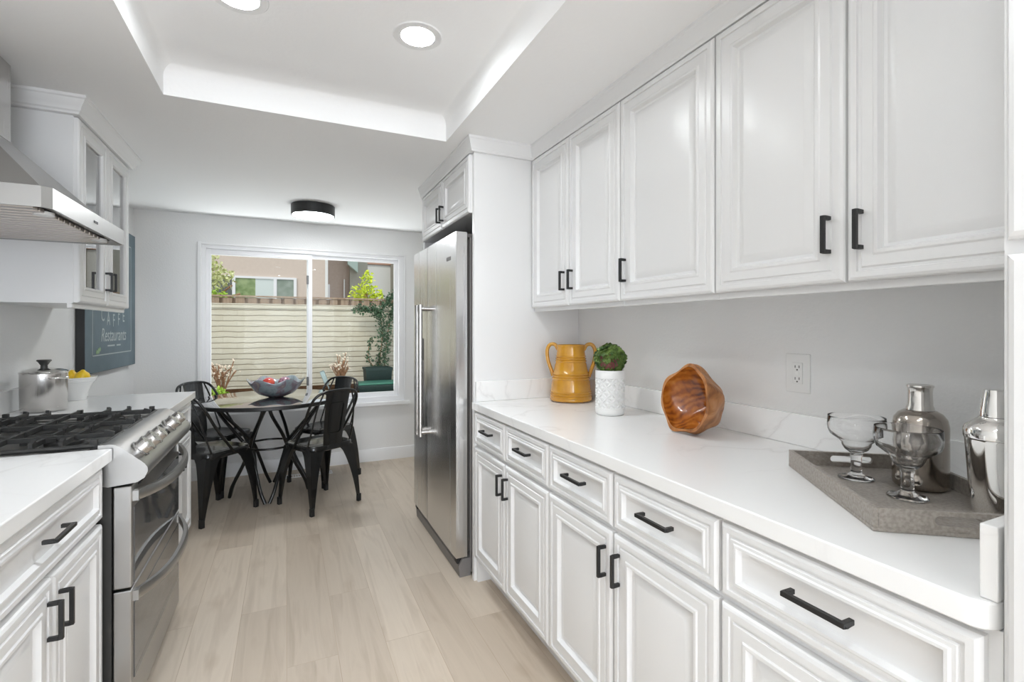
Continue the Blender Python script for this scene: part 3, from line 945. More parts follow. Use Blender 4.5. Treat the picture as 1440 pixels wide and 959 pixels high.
SG = thing('wall_sign', 'blue-grey cafe sign with black edges on the left wall', 'sign', (XL, 4.205, 1.01), LZ)
sw, sh, sd = .525, 1.0, .044
MB().box(-sw, sw, -sd, 0, 0, sh).out('canvas', M['sign_edge'], SG, smooth=0)
MB().box(-sw + .002, sw - .002, -sd - .002, -sd, .002, sh - .002).out('face', M['sign'], SG, smooth=0)
m = MB()
t = .007; a, b, z0, z1 = -sw + .115, sw - .115, .105, sh - .10
for (x0, x1, q0, q1) in ((a, b, z0, z0 + t), (a, b, z1 - t, z1), (a, a + t, z0, z1), (b - t, b, z0, z1)):
    m.box(x0, x1, -sd - .0035, -sd - .0015, q0, q1)
m.out('border_line', M['sign_text'], SG, smooth=0)
def text_mesh(name, body, size, x, z, parent, mt, y, sx=1.0, shear=0, rot=0):
    c = bpy.data.curves.new(name, 'FONT'); c.body = body; c.size = size; c.align_x = 'CENTER'; c.align_y = 'CENTER'; c.extrude = .0006; c.shear = shear
    tmp = bpy.data.objects.new(name + '_curve', c); COL.objects.link(tmp)
    dg = bpy.context.evaluated_depsgraph_get()
    me = bpy.data.meshes.new_from_object(tmp.evaluated_get(dg))
    bpy.data.objects.remove(tmp); bpy.data.curves.remove(c)
    o = bpy.data.objects.new(name, me); COL.objects.link(o); me.materials.clear(); me.materials.append(mt)
    o.parent = parent; o.location = (x, y, z); o.rotation_euler = (PI / 2, rot, 0); o.scale = (sx, 1, 1)
    return o
yT = -sd - .0027
for k, chx in enumerate('CAFFE'):
    u = (k - 2) / 2
    text_mesh('lettering', chx, .125, u * .22, .365 - .035 * (1 - u * u) , SG, M['sign_text'], yT, .8, rot=0)
text_mesh('lettering', 'Restaurants', .125, .01, .232, SG, M['sign_text'], yT, .9, shear=.25)
m = MB()
for x0, x1 in ((-.13, .02), (.06, .15)):
    m.box(x0, x1, -sd - .0035, -sd - .0015, .158, .168)
m.out('small_line', M['sign_text'], SG, smooth=0)
m = MB()
for dx, dz, rr in ((0, 0, .018), (-.03, -.006, .014), (.025, .01, .014)):
    m.cyl((-.30 + dx, -sd - .0035, .135 + dz), (-.30 + dx, -sd - .0015, .135 + dz), rr, n=14)
m.out('leaf_mark', M['sign_leaf'], SG, smooth=0)

fv = thing('floor_vent', 'white floor vent at the wall under the dining table', 'vent', (.18, 4.80, 0))
m = MB()
m.box(-.19, .19, -.045, -.035, 0, .006); m.box(-.19, .19, .035, .045, 0, .006); m.box(-.19, -.18, -.035, .035, 0, .006); m.box(.18, .19, -.035, .035, 0, .006)
m.out('rim', M['trim'], fv, smooth=0)
m = MB()
for k in range(18):
    x = -.17 + k * .02
    m.box(x - .004, x + .004, -.035, .035, 0, .005)
m.out('grille', M['trim'], fv, smooth=0)
fv.location = (.18, 4.655, 0)

# ------------------------------------------------------------------ dining table and chairs
TCX, TCY, TR = -.12, 4.26, .53
dt = thing('dining_table', 'round black glass-topped table on curved iron legs by the window', 'table', (TCX, TCY, 0))
MB().lathe([(0, .738), (TR - .0085, .738), (TR - .0085, .7495), (TR - .010, .750), (0, .750)], 72).out('table_top', M['table_top'], dt, smooth=30)
MB().lathe([(TR - .060, .7375), (TR - .060, .722), (TR - .003, .722), (TR, .726), (TR, .744), (TR - .003, .7485), (TR - .0082, .7485), (TR - .0082, .7375), (TR - .060, .7375)], 72).out('table_rim', M['black'], dt, smooth=30)
a0 = math.radians(178)
for k in range(4):
    for s in (-1, 1):
        A = a0 + k * PI / 2
        B = A + s * PI / 2
        def pol(r, a, z):
            return (r * math.cos(a), r * math.sin(a), z)
        pts = spline([pol(.36, A + s * .05, .737), pol(.345, A + s * .10, .66), pol(.24, A + s * .42, .50), pol(.185, A + s * .80, .38),
                      pol(.20, A + s * 1.12, .25), pol(.255, A + s * 1.38, .10), pol(.275, B - s * .05, 0.008)], 6)
        MB().tube(pts, .0125, 10).out('leg', M['chair'], dt, smooth=60)
m = MB()
ringp = [(.188 * math.cos(2 * PI * k / 40), .188 * math.sin(2 * PI * k / 40), .385) for k in range(40)]
m.tube(ringp, .008, 8, closed=True)
m.out('ring_brace', M['chair'], dt, smooth=60)

def rrect(hx_, hy_, r, z, n=5):
    pts = []
    for (sx, sy, a0_) in ((1, 1, 0), (-1, 1, 90), (-1, -1, 180), (1, -1, 270)):
        for k in range(n + 1):
            a = math.radians(a0_ + 90 * k / n)
            pts.append((sx * (hx_ - r) + r * math.cos(a), sy * (hy_ - r) + r * math.sin(a), z))
    return pts

def make_chair():
    """bistro chair of pressed steel: front towards +y"""
    c = thing('metal_chair', '', 'chair', group='black metal chairs around the dining table')
    # seat
    rings = [rrect(.168, .168, .05, .415), rrect(.176, .176, .055, .42), rrect(.180, .180, .06, .452), rrect(.176, .176, .06, .458),
             rrect(.160, .160, .055, .458), rrect(.140, .140, .05, .451), rrect(.06, .06, .03, .449)]
    MB().loft(rings).out('seat', M['chair'], c, smooth=50)
    # legs: flaring, folded sheet, narrowing to the foot
    for sx in (-1, 1):
        for sy in (-1, 1):
            rings = []
            for t in [k / 10 for k in range(11)]:
                z = lerp(.432, .045, t)
                cx = sx * (lerp(.172, .198, t) + .006 * math.sin(t * PI))
                cy = sy * (lerp(.172, .200 if sy > 0 else .222, t) + .006 * math.sin(t * PI))
                w = lerp(.118, .024, t ** .55); th = .014
                inner = w
                rings.append([(cx, cy, z), (cx - sx * w, cy, z), (cx - sx * w, cy - sy * th * .6, z), (cx - sx * th, cy - sy * th, z),
                              (cx - sx * th * .6, cy - sy * w, z), (cx, cy - sy * w, z)])
            lg = MB().loft(rings).out('leg', M['chair'], c, smooth=35)
            yy = .200 if sy > 0 else .222
            MB().loft([[(sx * (.198 - a * .03) + dx * .013 + 0, sy * (yy - a * .03) + dy * .013, z) for dx, dy in ((-1, -1), (1, -1), (1, 1), (-1, 1))]
                       for a, z in ((.2, .055), (.2, 0.0))]).out('foot_cap', M['rubber'], lg, smooth=0, bevel=.002)
    # back hoop
    pts = spline([(-.178, .03, .437), (-.182, -.02, .50), (-.186, -.115, .63), (-.188, -.185, .745), (-.165, -.222, .812), (-.105, -.240, .842), (0, -.247, .85),
                  (.105, -.240, .842), (.165, -.222, .812), (.188, -.185, .745), (.186, -.115, .63), (.182, -.02, .50), (.178, .03, .437)], 6)
    MB().tube(pts, .0095, 10).out('back_hoop', M['chair'], c, smooth=60)
    for sx in (-1, 1):
        pts = spline([(sx * .172, -.13, .452), (sx * .168, -.17, .56), (sx * .150, -.21, .72), (sx * .115, -.238, .836)], 6)
        MB().tube(pts, .006, 8).out('back_rod', M['chair'], c, smooth=60)
    # central splat with pressed outline
    m = MB(); rows = []
    prof = [(.455, -.176), (.50, -.180), (.60, -.195), (.70, -.215), (.80, -.235), (.843, -.244)]
    for z, y in prof:
        t = (z - .455) / .388
        w = lerp(.075, .095, t)
        rows.append([(-w, y + .004, z), (-w * .75, y - .002, z), (w * .75, y - .002, z), (w, y + .004, z), (w, y + .008, z), (w * .75, y + .003, z), (-w * .75, y + .003, z), (-w, y + .008, z)])
    m.loft(rows)
    sp = m.out('splat', M['chair'], c, smooth=30)
    pts = []
    for (cx, cz, aa) in ((.035, .74, 0), (-.035, .74, 90), (-.03, .56, 180), (.03, .56, 270)):
        for k in range(4):
            a = math.radians(aa + 30 * k)
            x = cx + .02 * math.cos(a); z = cz + .02 * math.sin(a)
            y = -.176 - .068 * ((z - .455) / .388) ** 1.15 - .003
            pts.append((x, y, z))
    MB().tube(pts, .003, 6, closed=True).out('pressed_outline', M['chair'], sp, smooth=60)
    return c
chair = make_chair()
spots = [
    ((.215, 3.89), (-.50, .866), 'black metal chair on the fridge side of the table, its back towards the kitchen'),
    ((-.475, 3.98), (.72, .69), 'black metal chair half hidden by the base cabinets, nearest the range'),
    ((.29, 4.48), (-.75, -.66), 'black metal chair between table and window, on the fridge side'),
    ((-.50, 4.55), (.82, -.57), 'black metal chair between table and left wall, under the window corner'),
]
for i, ((x, y), (fx, fy), lab) in enumerate(spots):
    c = chair if i == 0 else copy_tree(chair)
    c.location = (x, y, 0)
    c.rotation_euler = (0, 0, math.atan2(fy, fx) - PI / 2)
    c['label'] = lab

# ------------------------------------------------------------------ things on the dining table
def petal(r, z, t):
    k = max(0, (r - .05) / .15)
    return r * (1 + .045 * k * math.cos(6 * t + .4)), z + .016 * k * k * math.cos(6 * t + .4)
prof = [(0, .006), (.045, .006), (.05, 0), (.058, .002), (.085, .012), (.130, .032), (.165, .065), (.190, .108), (.202, .132), (.201, .136), (.196, .134), (.183, .110), (.158, .070), (.124, .040), (.08, .022), (0, .016)]
gb = MB().lathe(prof, 64, wob=petal).out('glass_bowl', M['bowl_glass'], None, smooth=60, loc=(-.075, 4.275, .7505))
tag(gb, 'petal-edged iridescent glass bowl in the middle of the dining table', 'bowl')
o = MB().sphere((0, 0, 0), .046, 24, 14, (1, 1, .94)).out('glass_ball', M['ball_red'], None, smooth=60, loc=(-.130, 4.255,   .7505 + .113))
tag(o, 'bright red ball in the glass bowl', 'decorative ball', 'balls in the glass bowl')
o = MB().sphere((0, 0, 0), .048, 24, 14, (1, 1, .94)).out('glass_ball', M['ball_purple'], None, smooth=60, loc=(-.015, 4.265, .7505 + .113))
tag(o, 'purple swirled ball in the glass bowl', 'decorative ball', 'balls in the glass bowl')

# ------------------------------------------------------------------ pot, lemon bowl
pt = thing('stock_pot', 'stainless steel lidded pot with black knob on the counter beyond the range', 'pot', (-1.0, 2.90, .9155))
MB().lathe([(0, .002), (.076, .002), (.080, .008), (.082, .170), (.085, .173), (.082, .176), (.079, .172), (.077, .012), (0, .010)], 56).out('pot_body', M['pot_steel'], pt, smooth=40)
ld = MB().lathe([(.083, .1765), (.084, .179), (.074, .184), (.04, .194), (0, .197)], 56).lathe([(0, .1765), (.083, .1765)], 56).out('lid', M['chrome'], pt, smooth=40)
MB().lathe([(0, .196), (.013, .196), (.012, .205), (.022, .222), (.027, .226), (.024, .231), (0, .232)], 28).out('lid_knob', M['plastic_dark'], ld, smooth=40)
for s in (-1, 1):
    pts = spline([(-.028, s * .080, .15), (-.026, s * .104, .152), (0, s * .112, .153), (.026, s * .104, .152), (.028, s * .080, .15)], 5)
    ho = MB().tube(pts, .005, 8).out('side_handle', M['chrome'], pt, smooth=60)
    ho.rotation_euler = (0, 0, .9)

bw = thing('ceramic_bowl', 'white ribbed ceramic bowl of lemons on the counter beyond the range', 'bowl', (-1.0, 3.27, .9155))
MB().lathe([(0, 0), (.042, 0), (.044, .004), (.046, .03), (.062, .07), (.076, .095), (.080, .0965), (.079, .101), (.083, .103), (.082, .109), (.086, .111), (.0865, .118), (.082, .119),
            (.074, .098), (.058, .068), (.04, .035), (0, .03)], 48).out('bowl_body', M['porcelain'], bw, smooth=30)
lemprof = [(0, -.046), (.006, -.044), (.012, -.036), (.026, -.024), (.033, 0), (.026, .024), (.012, .036), (.006, .043), (0, .044)]
for (dx, dy, dz, rx, rz_, lab) in ((.032, -.022, .113, .25, .5, 'yellow lemon at the front of the white bowl'),
                                   (-.030, .022, .110, .2, 2.3, 'yellow lemon at the back of the white bowl, by the wall')):
    o = MB().lathe([(r * 1.06, z * 1.06) for r, z in lemprof], 28).out('lemon', M['lemon'], None, smooth=60, loc=(-1.0 + dx, 3.27 + dy, .9155 + dz), rot=(rx, 0, rz_))
    tag(o, lab, 'lemon', 'lemons in the white bowl')

# ------------------------------------------------------------------ right counter objects
CZ = .9155
jg = thing('jug', 'tall amber glazed jug with two loop handles at the far end of the counter', 'jug', (1.335, 2.165, CZ), math.radians(-38))
prof = [(0, .003), (.103, .003), (.108, .006), (.110, .012), (.107, .02)]
def groove(z, r):
    return [(r, z - .007), (r + .003, z - .004), (r + .003, z + .002), (r, z + .004)]
def jr(z):
    pts = [(.02, .107), (.06, .103), (.11, .098), (.15, .089), (.19, .081), (.23, .0745), (.27, .071), (.285, .073)]
    for (a, ra), (b, rb) in zip(pts[:-1], pts[1:]):
        if z <= b:
            return lerp(ra, rb, (z - a) / (b - a))
    return pts[-1][1]
for z in (.026, .038, .05, .075, .10, .118, .130, .142, .165, .19, .207, .219, .231, .252):
    if z in (.026, .038, .05, .118, .130, .142, .207, .219, .231):
        prof += groove(z, jr(z))
    else:
        prof.append((jr(z), z))
prof += [(.0715, .27), (.0725, .280), (.0745, .286), (.072, .289), (.068, .286), (.067, .25), (.09, .12), (.09, .02), (0, .012)]
MB().lathe(prof, 56).out('jug_body', M['amber'], jg, smooth=45)
for s in (-1, 1):
    pts = spline([(s * .066, 0, .262), (s * .082, 0, .288), (s * .108, 0, .289), (s * .124, 0, .258), (s * .119, 0, .205), (s * .102, 0, .155), (s * .093, 0, .125)], 7)
    MB().tube(pts, .0095, 10, flat=1.0).out('jug_handle', M['amber'], jg, smooth=60)

pl = thing('planter_pot', 'white lattice pot holding a green succulent beside the amber jug', 'planter', (1.279, 1.752, CZ))
def lattice_pot():
    # interlocking circles pressed into the wall of the pot
    m = MB()
    R0, hz = .0625, .188
    nu, nv = 260, 140
    cell = 2 * PI * R0 / 9
    rows = []
    for j in range(nv + 1):
        z = .02 + (hz - .034) * j / nv
        row = []
        for i in range(nu):
            u = R0 * 2 * PI * i / nu
            d = 0
            if .030 < z < .158:
                best = 9
                for ox, oz in ((0, 0), (.5, .5)):
                    a = (u / cell + ox) % 1 - .5; b = ((z - .03) / cell + oz) % 1 - .5
                    best = min(best, abs(math.hypot(a, b) - .5))
                # petals between circles pushed in
                d = -.0045 * max(0, min(1, (.105 - best) / .035)) if best < .105 else 0
            r = R0 + d + (.0006 if d == 0 else 0)
            t = 2 * PI * i / nu
            row.append((r * math.cos(t), r * math.sin(t), z))
        rows.append(row)
    base = [[(r * math.cos(2 * PI * i / nu), r * math.sin(2 * PI * i / nu), z) for i in range(nu)] for r, z in ((.055, 0), (.060, .003), (.0625, .012))]
    top = [[(r * math.cos(2 * PI * i / nu), r * math.sin(2 * PI * i / nu), z) for i in range(nu)] for r, z in ((.0628, .180), (.0628, hz), (.0605, .192), (.0575, .190), (.0575, .17), (.02, .165))]
    return m.loft(base + rows + top)
lattice_pot().out('pot_wall', M['matte_white'], pl, smooth=60)

def rosette(m, c, ax, size, rng, rings=4):
    """a succulent rosette of fleshy pointed leaves"""
    ax = ax.normalized()
    q = Vector((0, 0, 1)).rotation_difference(ax)
    for k in range(rings):
        n = 5 + k * 2
        for i in range(n):
            a = 2 * PI * (i + .5 * (k % 2)) / n + rng.uniform(-.15, .15)
            tilt = lerp(1.25, .15, k / (rings - 1)) + rng.uniform(-.1, .1)
            L = size * lerp(.45, 1.0, k / (rings - 1)) * rng.uniform(.85, 1.1)
            w = L * .30
            d = Vector((math.cos(a) * math.cos(tilt), math.sin(a) * math.cos(tilt), math.sin(tilt)))
            s = Vector((-math.sin(a), math.cos(a), 0))
            u = d.cross(s) * -1
            P = [d * 0, d * L * .55 + s * w + u * L * .05, d * L * .80 + s * w * .8 + u * .10 * L, d * L + u * .2 * L, d * L * .80 - s * w * .8 + u * .10 * L, d * L * .55 - s * w + u * L * .05]
            mid_ = d * L * .6 - u * L * .07
            vs = [m.bm.verts.new(Vx(c) + q @ p) for p in P]
            mv = m.bm.verts.new(Vx(c) + q @ mid_)
            for j in range(6):
                m.bm.faces.new((vs[j], vs[(j + 1) % 6], mv))
rng = random.Random(4)
m = MB(); mr_ = MB()
m.sphere((0, 0, .232), .046, 12, 8)
for k in range(34):
    z = 1 - 2 * (k + .5) / 34
    a = k * 2.39996 + rng.uniform(-.2, .2)
    d = Vector((math.sqrt(1 - z * z) * math.cos(a), math.sqrt(1 - z * z) * math.sin(a), z))
    if z < -.62:
        continue
    c = Vector((d.x * .050, d.y * .050, .242 + d.z * .046))
    red = (d - Vector((-.60, -.70, -.38))).length < .48
    rosette(mr_ if red else m, c, (d + Vector((rng.uniform(-.3, .3), rng.uniform(-.3, .3), .2))), rng.uniform(.036, .050), rng)
m.out('succulent', M['leaf_succ'], pl, smooth=0)
mr_.out('red_leaves', M['leaf_red'], pl, smooth=30)

# wooden bowl resting on its edge against the splash
def wood_bowl():
    m = MB()
    rg_ = random.Random(11)
    nu, nv = 64, 18
    ph = [rg_.uniform(0, 6.28) for _ in range(6)]
    def rim(t):
        return .117 + .003 * math.cos(2 * t + ph[0]) + .002 * math.cos(5 * t + ph[2]) + .012 * math.exp(-(((t + PI) % (2 * PI) - PI) / .5) ** 2)
    def rimz(t):
        return .005 * math.cos(2 * t + ph[3]) + .010 * math.cos(t + .4) + .003 * math.cos(3 * t + ph[4])
    D = .135
    out_, in_ = [], []
    for j in range(nv + 1):
        s = j / nv                     # 0 bottom .. 1 rim
        ro, ri = [], []
        for i in range(nu):
            t = 2 * PI * i / nu
            f = math.sin(s * PI / 2) ** .75
            bump = .006 * math.sin(4 * t + 6 * s + ph[5]) * (1 - s * .5) + .004 * math.sin(7 * t - 5 * s)
            r = rim(t) * (.42 + .58 * f) if s > 0 else rim(t) * .42
            z = lerp(0, D + rimz(t), s)
            ro.append(((r + bump) * math.cos(t), (r + bump) * math.sin(t), z))
            r2 = max(.01, rim(t) * f - .010 + .35 * bump)
            z2 = lerp(.018, D + rimz(t), s)
            ri.append((r2 * math.cos(t), r2 * math.sin(t), z2))
        out_.append(ro); in_.append(ri)
    return m, out_, in_
m, ro, ri = wood_bowl()
wbt = thing('wooden_bowl', 'carved reddish root-wood bowl lying on its side against the backsplash', 'bowl', (1.31, 1.305, CZ))
MB().loft(ro, caps=False).face(ro[0]) if False else None
mo = MB(); mo.loft(ro + [ri[-1]], caps=False); mo.face(ro[0][::-1])
mi = MB(); mi.loft(ri, caps=False); mi.face(ri[0])
# axis of the bowl (from base to opening) points to the room, slightly upward and to the fridge end
axis = Vector((-.93, .02, .22)).normalized()
qb = Vector((0, 0, 1)).rotation_difference(axis).to_matrix().to_4x4()
Tb = Matrix.Translation((0, 0, 0)) @ qb
zs = [(Tb @ Vx(p)).z for r_ in ro for p in r_]
dz = -min(zs)
off = Vector((.095, 0, dz + .0005))
for mm, nm, mt in ((mo, 'outer_wall', M['burl_out']), (mi, 'hollow', M['burl'])):
    mm.move(Matrix.Translation(off) @ qb)
    mm.out(nm, mt, wbt, smooth=60)

# serving tray
TA = Vector((1.235, .886)); e1 = Vector((-.592, -.806)).normalized(); e2 = Vector((.806, -.592)).normalized()
ty = thing('serving_tray', 'grey textured tray with cut-out handles at the near end of the counter', 'tray', (TA.x, TA.y, CZ), math.atan2(e2.y, e2.x))
TL, TW, TH, tt = .436, .292, .044, .009     # TL along e1 (local -y), TW along e2 (local x)
MB().box(0, TW, -TL, 0, 0, .008).out('tray_floor', M['tray'], ty, smooth=0, bevel=.001)
MB().box(0, tt, -TL, 0, .0082, TH).out('tray_side', M['tray'], ty, smooth=0, bevel=.001)
MB().box(TW - tt, TW, -TL, 0, .0082, TH).out('tray_side', M['tray'], ty, smooth=0, bevel=.001)
def slotted(y0, y1):
    # end wall with a rounded hand hole
    x0, x1, z0, z1 = tt, TW - tt, .0082, TH
    sx0, sx1, zc, r = .098, .198, .027, .0085
    hole = []
    n = 10
    for k in range(n + 1):
        a = PI / 2 + PI * k / n
        hole.append((sx0 + r + r * math.cos(a), zc + r * math.sin(a)))
    for k in range(n + 1):
        a = -PI / 2 + PI * k / n
        hole.append((sx1 - r + r * math.cos(a), zc + r * math.sin(a)))
    outer = []
    for (hx_, hz_) in hole:
        cx = (sx0 + sx1) / 2
        tx = (x0 if hx_ < cx else x1)
        dx = hx_ - cx; dzv = hz_ - zc
        # project to the rectangle border
        kx = (x1 - x0) / 2 / max(abs(dx), 1e-6); kz = ((z1 - zc) if dzv > 0 else (zc - z0)) / max(abs(dzv), 1e-6)
        k = min(kx * .98, kz)
        outer.append((min(max(cx + dx * k, x0), x1), min(max(zc + dzv * k, z0), z1)))
    # use corners explicitly
    outer[0] = (sx0 + r, z1); outer[n] = (sx0 + r, z0); outer[n + 1] = (sx1 - r, z0); outer[2 * n + 1] = (sx1 - r, z1)
    for k in range(1, n):
        t = k / n
        outer[k] = (x0, lerp(z1, z0, (k - 1) / (n - 2)))
        outer[n + 1 + k] = (x1, lerp(z0, z1, (k - 1) / (n - 2)))
    m = MB()
    rings = [[(p[0], y0, p[1]) for p in hole], [(p[0], y0, p[1]) for p in outer], [(p[0], y1, p[1]) for p in outer], [(p[0], y1, p[1]) for p in hole]]
    m.loft(rings, caps=False, closed=True)
    return m
slotted(-tt, 0).out('tray_handle_end', M['tray'], ty, smooth=30)
slotted(-TL, -TL + tt).out('tray_handle_end', M['tray'], ty, smooth=30)
TFZ = CZ + .0085

GP = [(0, 0), (.034, 0), (.037, .002), (.034, .005), (.018, .009), (.0125, .013), (.0115, .020), (.0115, .052), (.0135, .056), (.012, .060), (.016, .064), (.024, .070), (.030, .080), (.032, .088),
      (.042, .096), (.055, .106), (.0595, .117), (.0605, .130), (.0595, .147), (.0588, .150), (.0575, .147), (.0585, .130), (.0572, .118), (.052, .108), (.040, .099), (.0295, .091), (.027, .081), (.021, .073), (.013, .068), (0, .066)]
gl = MB().lathe(GP, 48).out('cocktail_glass', M['drink_glass'], None, smooth=60, loc=(1.214, .597, TFZ))
tag(gl, 'stemmed two-tier cocktail glass at the front of the grey tray', 'glass', 'cocktail glasses on the grey tray')
g2 = gl.copy(); COL.objects.link(g2); g2.location = (1.257, .726, TFZ)
g2['label'] = 'stemmed two-tier cocktail glass farther along the grey tray, by its hand hole'

bt = thing('metal_bottle', 'smoked steel bottle with a bright neck behind the cocktail glasses', 'bottle', (1.326, .627, TFZ))
MB().lathe([(0, 0.0000), (.047, 0.0000), (.051, 0.0047), (.052, 0.0117), (.052, 0.1404), (.049, 0.1568), (.041, 0.1685), (.030, 0.1755), (.026, 0.1761), (0, 0.1761)], 48).out('bottle_body', M['bottle'], bt, smooth=40)
MB().lathe([(0, 0.1764), (.0265, 0.1764), (.026, 0.1813), (.0235, 0.1872), (.0225, 0.2164), (.0235, 0.2270), (.0255, 0.2293), (.0255, 0.2328), (.023, 0.2340), (0, 0.2334)], 40).out('bottle_neck', M['bottle_top'], bt, smooth=40)

sk = thing('cocktail_shaker', 'polished steel cocktail shaker partly behind the tall pantry', 'shaker', (1.215, .452, TFZ))
MB().lathe([(0, 0.0000), (.031, 0.0000), (.033, 0.0034), (.040, 0.0678), (.0455, 0.1525), (.0465, 0.1559), (0, 0.1559)], 48).out('shaker_cup', M['chrome'], sk, smooth=40)
MB().lathe([(0, 0.1565), (.047, 0.1565), (.0475, 0.1593), (.0475, 0.1718), (.045, 0.1785), (.032, 0.1898), (.026, 0.1944), (.0255, 0.1966), (0, 0.1966)], 48).out('strainer_top', M['chrome'], sk, smooth=40)
MB().lathe([(0, 0.1972), (.0245, 0.1972), (.0245, 0.2057), (.0195, 0.2429), (.0185, 0.2475), (0, 0.2486)], 40).out('cap', M['chrome'], sk, smooth=40)

# ------------------------------------------------------------------ outside
struct(MB().box(-14, 16, 5.05, 30, -.3, -.12).box(-14, 16, -30, -3.5, -.3, -.12).out('ground', M['paving'], smooth=0))
gb_ = struct(MB().box(-3.0, 4.0, 5.75, 6.98, -.12, .535).out('ground_bed', M['soil'], smooth=0))
gb_['kind'] = 'structure'
bwl = thing('garden_wall', 'cream painted brick garden wall beyond the window', 'wall', (0, 7.0, -.12))
MB().box(-4.0, 5.0, 0, .2, 0, 1.66).out('brickwork', M['brick'], bwl, smooth=0)
MB().box(-4.0, 5.0, -.015, .215, 1.662, 1.725).out('coping', M['brick'], bwl, smooth=0, bevel=.01)
fn = thing('wooden_fence', 'brown wooden board fence showing above the brick garden wall', 'fence', (0, 7.32, -.12))
rng = random.Random(3)
m = MB()
for k in range(60):
    x = -3.8 + k * .145
    m.box(x, x + .105, .0, .02, 0, 1.818 + rng.uniform(-.006, .006))
    m.box(x + .07, x + .175, .03, .05, 0, 1.818)
m.out('boards', M['fence'], fn, smooth=0)
MB().box(-3.8, 4.9, -.015, .05, 1.826, 1.846).out('cap_rail', M['fence'], fn, smooth=0)

nb = thing('neighbour_house', 'beige stucco house with a long white-framed window beyond the fence', 'house', (0, 12.0, -.12))
MB().box(-8.0, .80, 0, 6, 0, 6.0).out('wall', M['beige'], nb, smooth=0)
wn_ = MB()
for (x0, x1, z0, z1) in ((-1.60, .20, 2.50, 2.545), (-1.60, .20, 1.80, 1.845), (-1.60, -1.56, 1.8, 2.5), (-1.06, -1.0, 1.8, 2.5), (-.265, -.20, 1.8, 2.5), (.14, .20, 1.8, 2.5)):
    wn_.box(x0, x1, -.04, 0, z0, z1)
wf = wn_.out('window_frame', M['vinyl'], nb, smooth=0)
for (x0, x1, mt) in ((-1.56, -1.06, 'pane_dark'), (-1.0, -.62, 'pane_green'), (-.62, -.265, 'pane_pale'), (-.20, .14, 'pane_grey')):
    MB().box(x0, x1, -.02, -.005, 1.845, 2.5).out('pane', M[mt], wf, smooth=0)
MB().box(.80, .86, -.03, .3, 0, 6).out('corner_trim', M['white_stucco'], nb, smooth=0)

nw = thing('neighbour_house', 'brown stucco house with a pale stair railing behind the lime bush', 'house', (0, 14.0, -.12))
MB().box(.9, 1.55, 0, 4, 0, 3.75).out('brown_wall', M['brown'], nw, smooth=0)
MB().box(1.55, 2.02, -.15, 4, 0, 3.75).out('grey_wall', M['greybeige'], nw, smooth=0)
MB().box(1.40, 1.43, -.08, 0, 0, 2.75).out('downpipe', M['white_stucco'], nw, smooth=0)
MB().prism([(1.48, 3.6), (1.74, 3.6), (1.74, 2.92), (1.48, 3.14)], 'y', -.32, -.16).out('stair_railing', M['rail_green'], nw, smooth=0)
MB().box(.95, 1.05, -.06, 0, 1.8, 2.6).out('side_window', M['vinyl'], nw, smooth=0)

wh = thing('neighbour_house', 'white stucco house with a terracotta eave, far right in the window', 'house', (0, 16.0, -.12))
MB().box(2.30, 3.05, 0, 4, 0, 3.45).out('wall', M['white_stucco'], wh, smooth=0)
MB().prism([(2.2, 3.46), (3.15, 3.46), (3.0, 3.8), (2.35, 3.8)], 'y', -.04, 4).out('roof', M['roof_red'], wh, smooth=0)
MB().box(3.05, 5.5, -.5, 4, 0, 6).out('grey_wing', M['greybeige'], wh, smooth=0)

def leaf_cloud(m, pts, size, rng, flat=.0):
    for p in pts:
        L = size * rng.uniform(.6, 1.25)
        d = Vector((rng.gauss(0, 1), rng.gauss(0, 1), rng.gauss(0, 1) * (1 - flat))).normalized()
        s = d.cross(Vector((rng.gauss(0, 1), rng.gauss(0, 1), rng.gauss(0, 1)))).normalized()
        u = d.cross(s)
        p = Vx(p)
        a, b, c_, e = p, p + d * L * .5 + s * L * .3 + u * L * .08, p + d * L, p + d * L * .5 - s * L * .3 + u * L * .08
        f = p + d * L * .5
        vs = [m.bm.verts.new(q) for q in (a, b, c_, e, f)]
        for i in range(4):
            m.bm.faces.new((vs[i], vs[(i + 1) % 4], vs[4]))
    return m
def blob(rng, c, rad, n):
    out = []
    for _ in range(n):
        d = Vector((rng.gauss(0, 1), rng.gauss(0, 1), rng.gauss(0, 1))).normalized() * rng.uniform(.35, 1) 
        out.append((c[0] + d.x * rad[0], c[1] + d.y * rad[1], c[2] + d.z * rad[2]))
    return out

rng = random.Random(21)
tr = thing('blossom_tree', 'pale yellow-green tree at the left edge of the window', 'tree', (-1.15, 7.9, -.12))
m = MB()
for c, r_, n in (((.12, 0, 2.30), (.24, .3, .26), 260), ((.32, 0, 2.13), (.16, .25, .14), 150), ((.16, 0, 1.95), (.18, .25, .22), 150), ((-.2, 0, 2.3), (.4, .4, .5), 260)):
    leaf_cloud(m, blob(rng, c, r_, n), .075, rng)
m.out('leaves', M['leaf_pale'], tr, smooth=0)
m = MB(); m.tube(spline([(0, 0, 0), (-.02, 0, 1.2), (.04, 0, 1.9), (.2, 0, 2.25)], 5), [.05] * 8 + [.04] * 5 + [.02] * 3, 8)
for (a, b) in (((.0, 0, 1.7), (.45, 0, 2.02)), ((.02, 0, 1.8), (.55, 0, 1.9)), ((.05, 0, 1.9), (-.3, 0, 2.4))):
    m.tube(spline([a, ((a[0] + b[0]) / 2, .03, (a[2] + b[2]) / 2 - .03), b], 4), .014, 6)
m.out('branches', M['twig'], tr, smooth=60)
gs = thing('green_shrub', 'bright green shrub on top of the garden wall at the left', 'shrub', (-.90, 7.75, -.12))
m = MB(); leaf_cloud(m, blob(rng, (.03, -.15, 1.82), (.20, .14, .10), 190), .06, rng); m.out('leaves', M['leaf_bright'], gs, smooth=0)
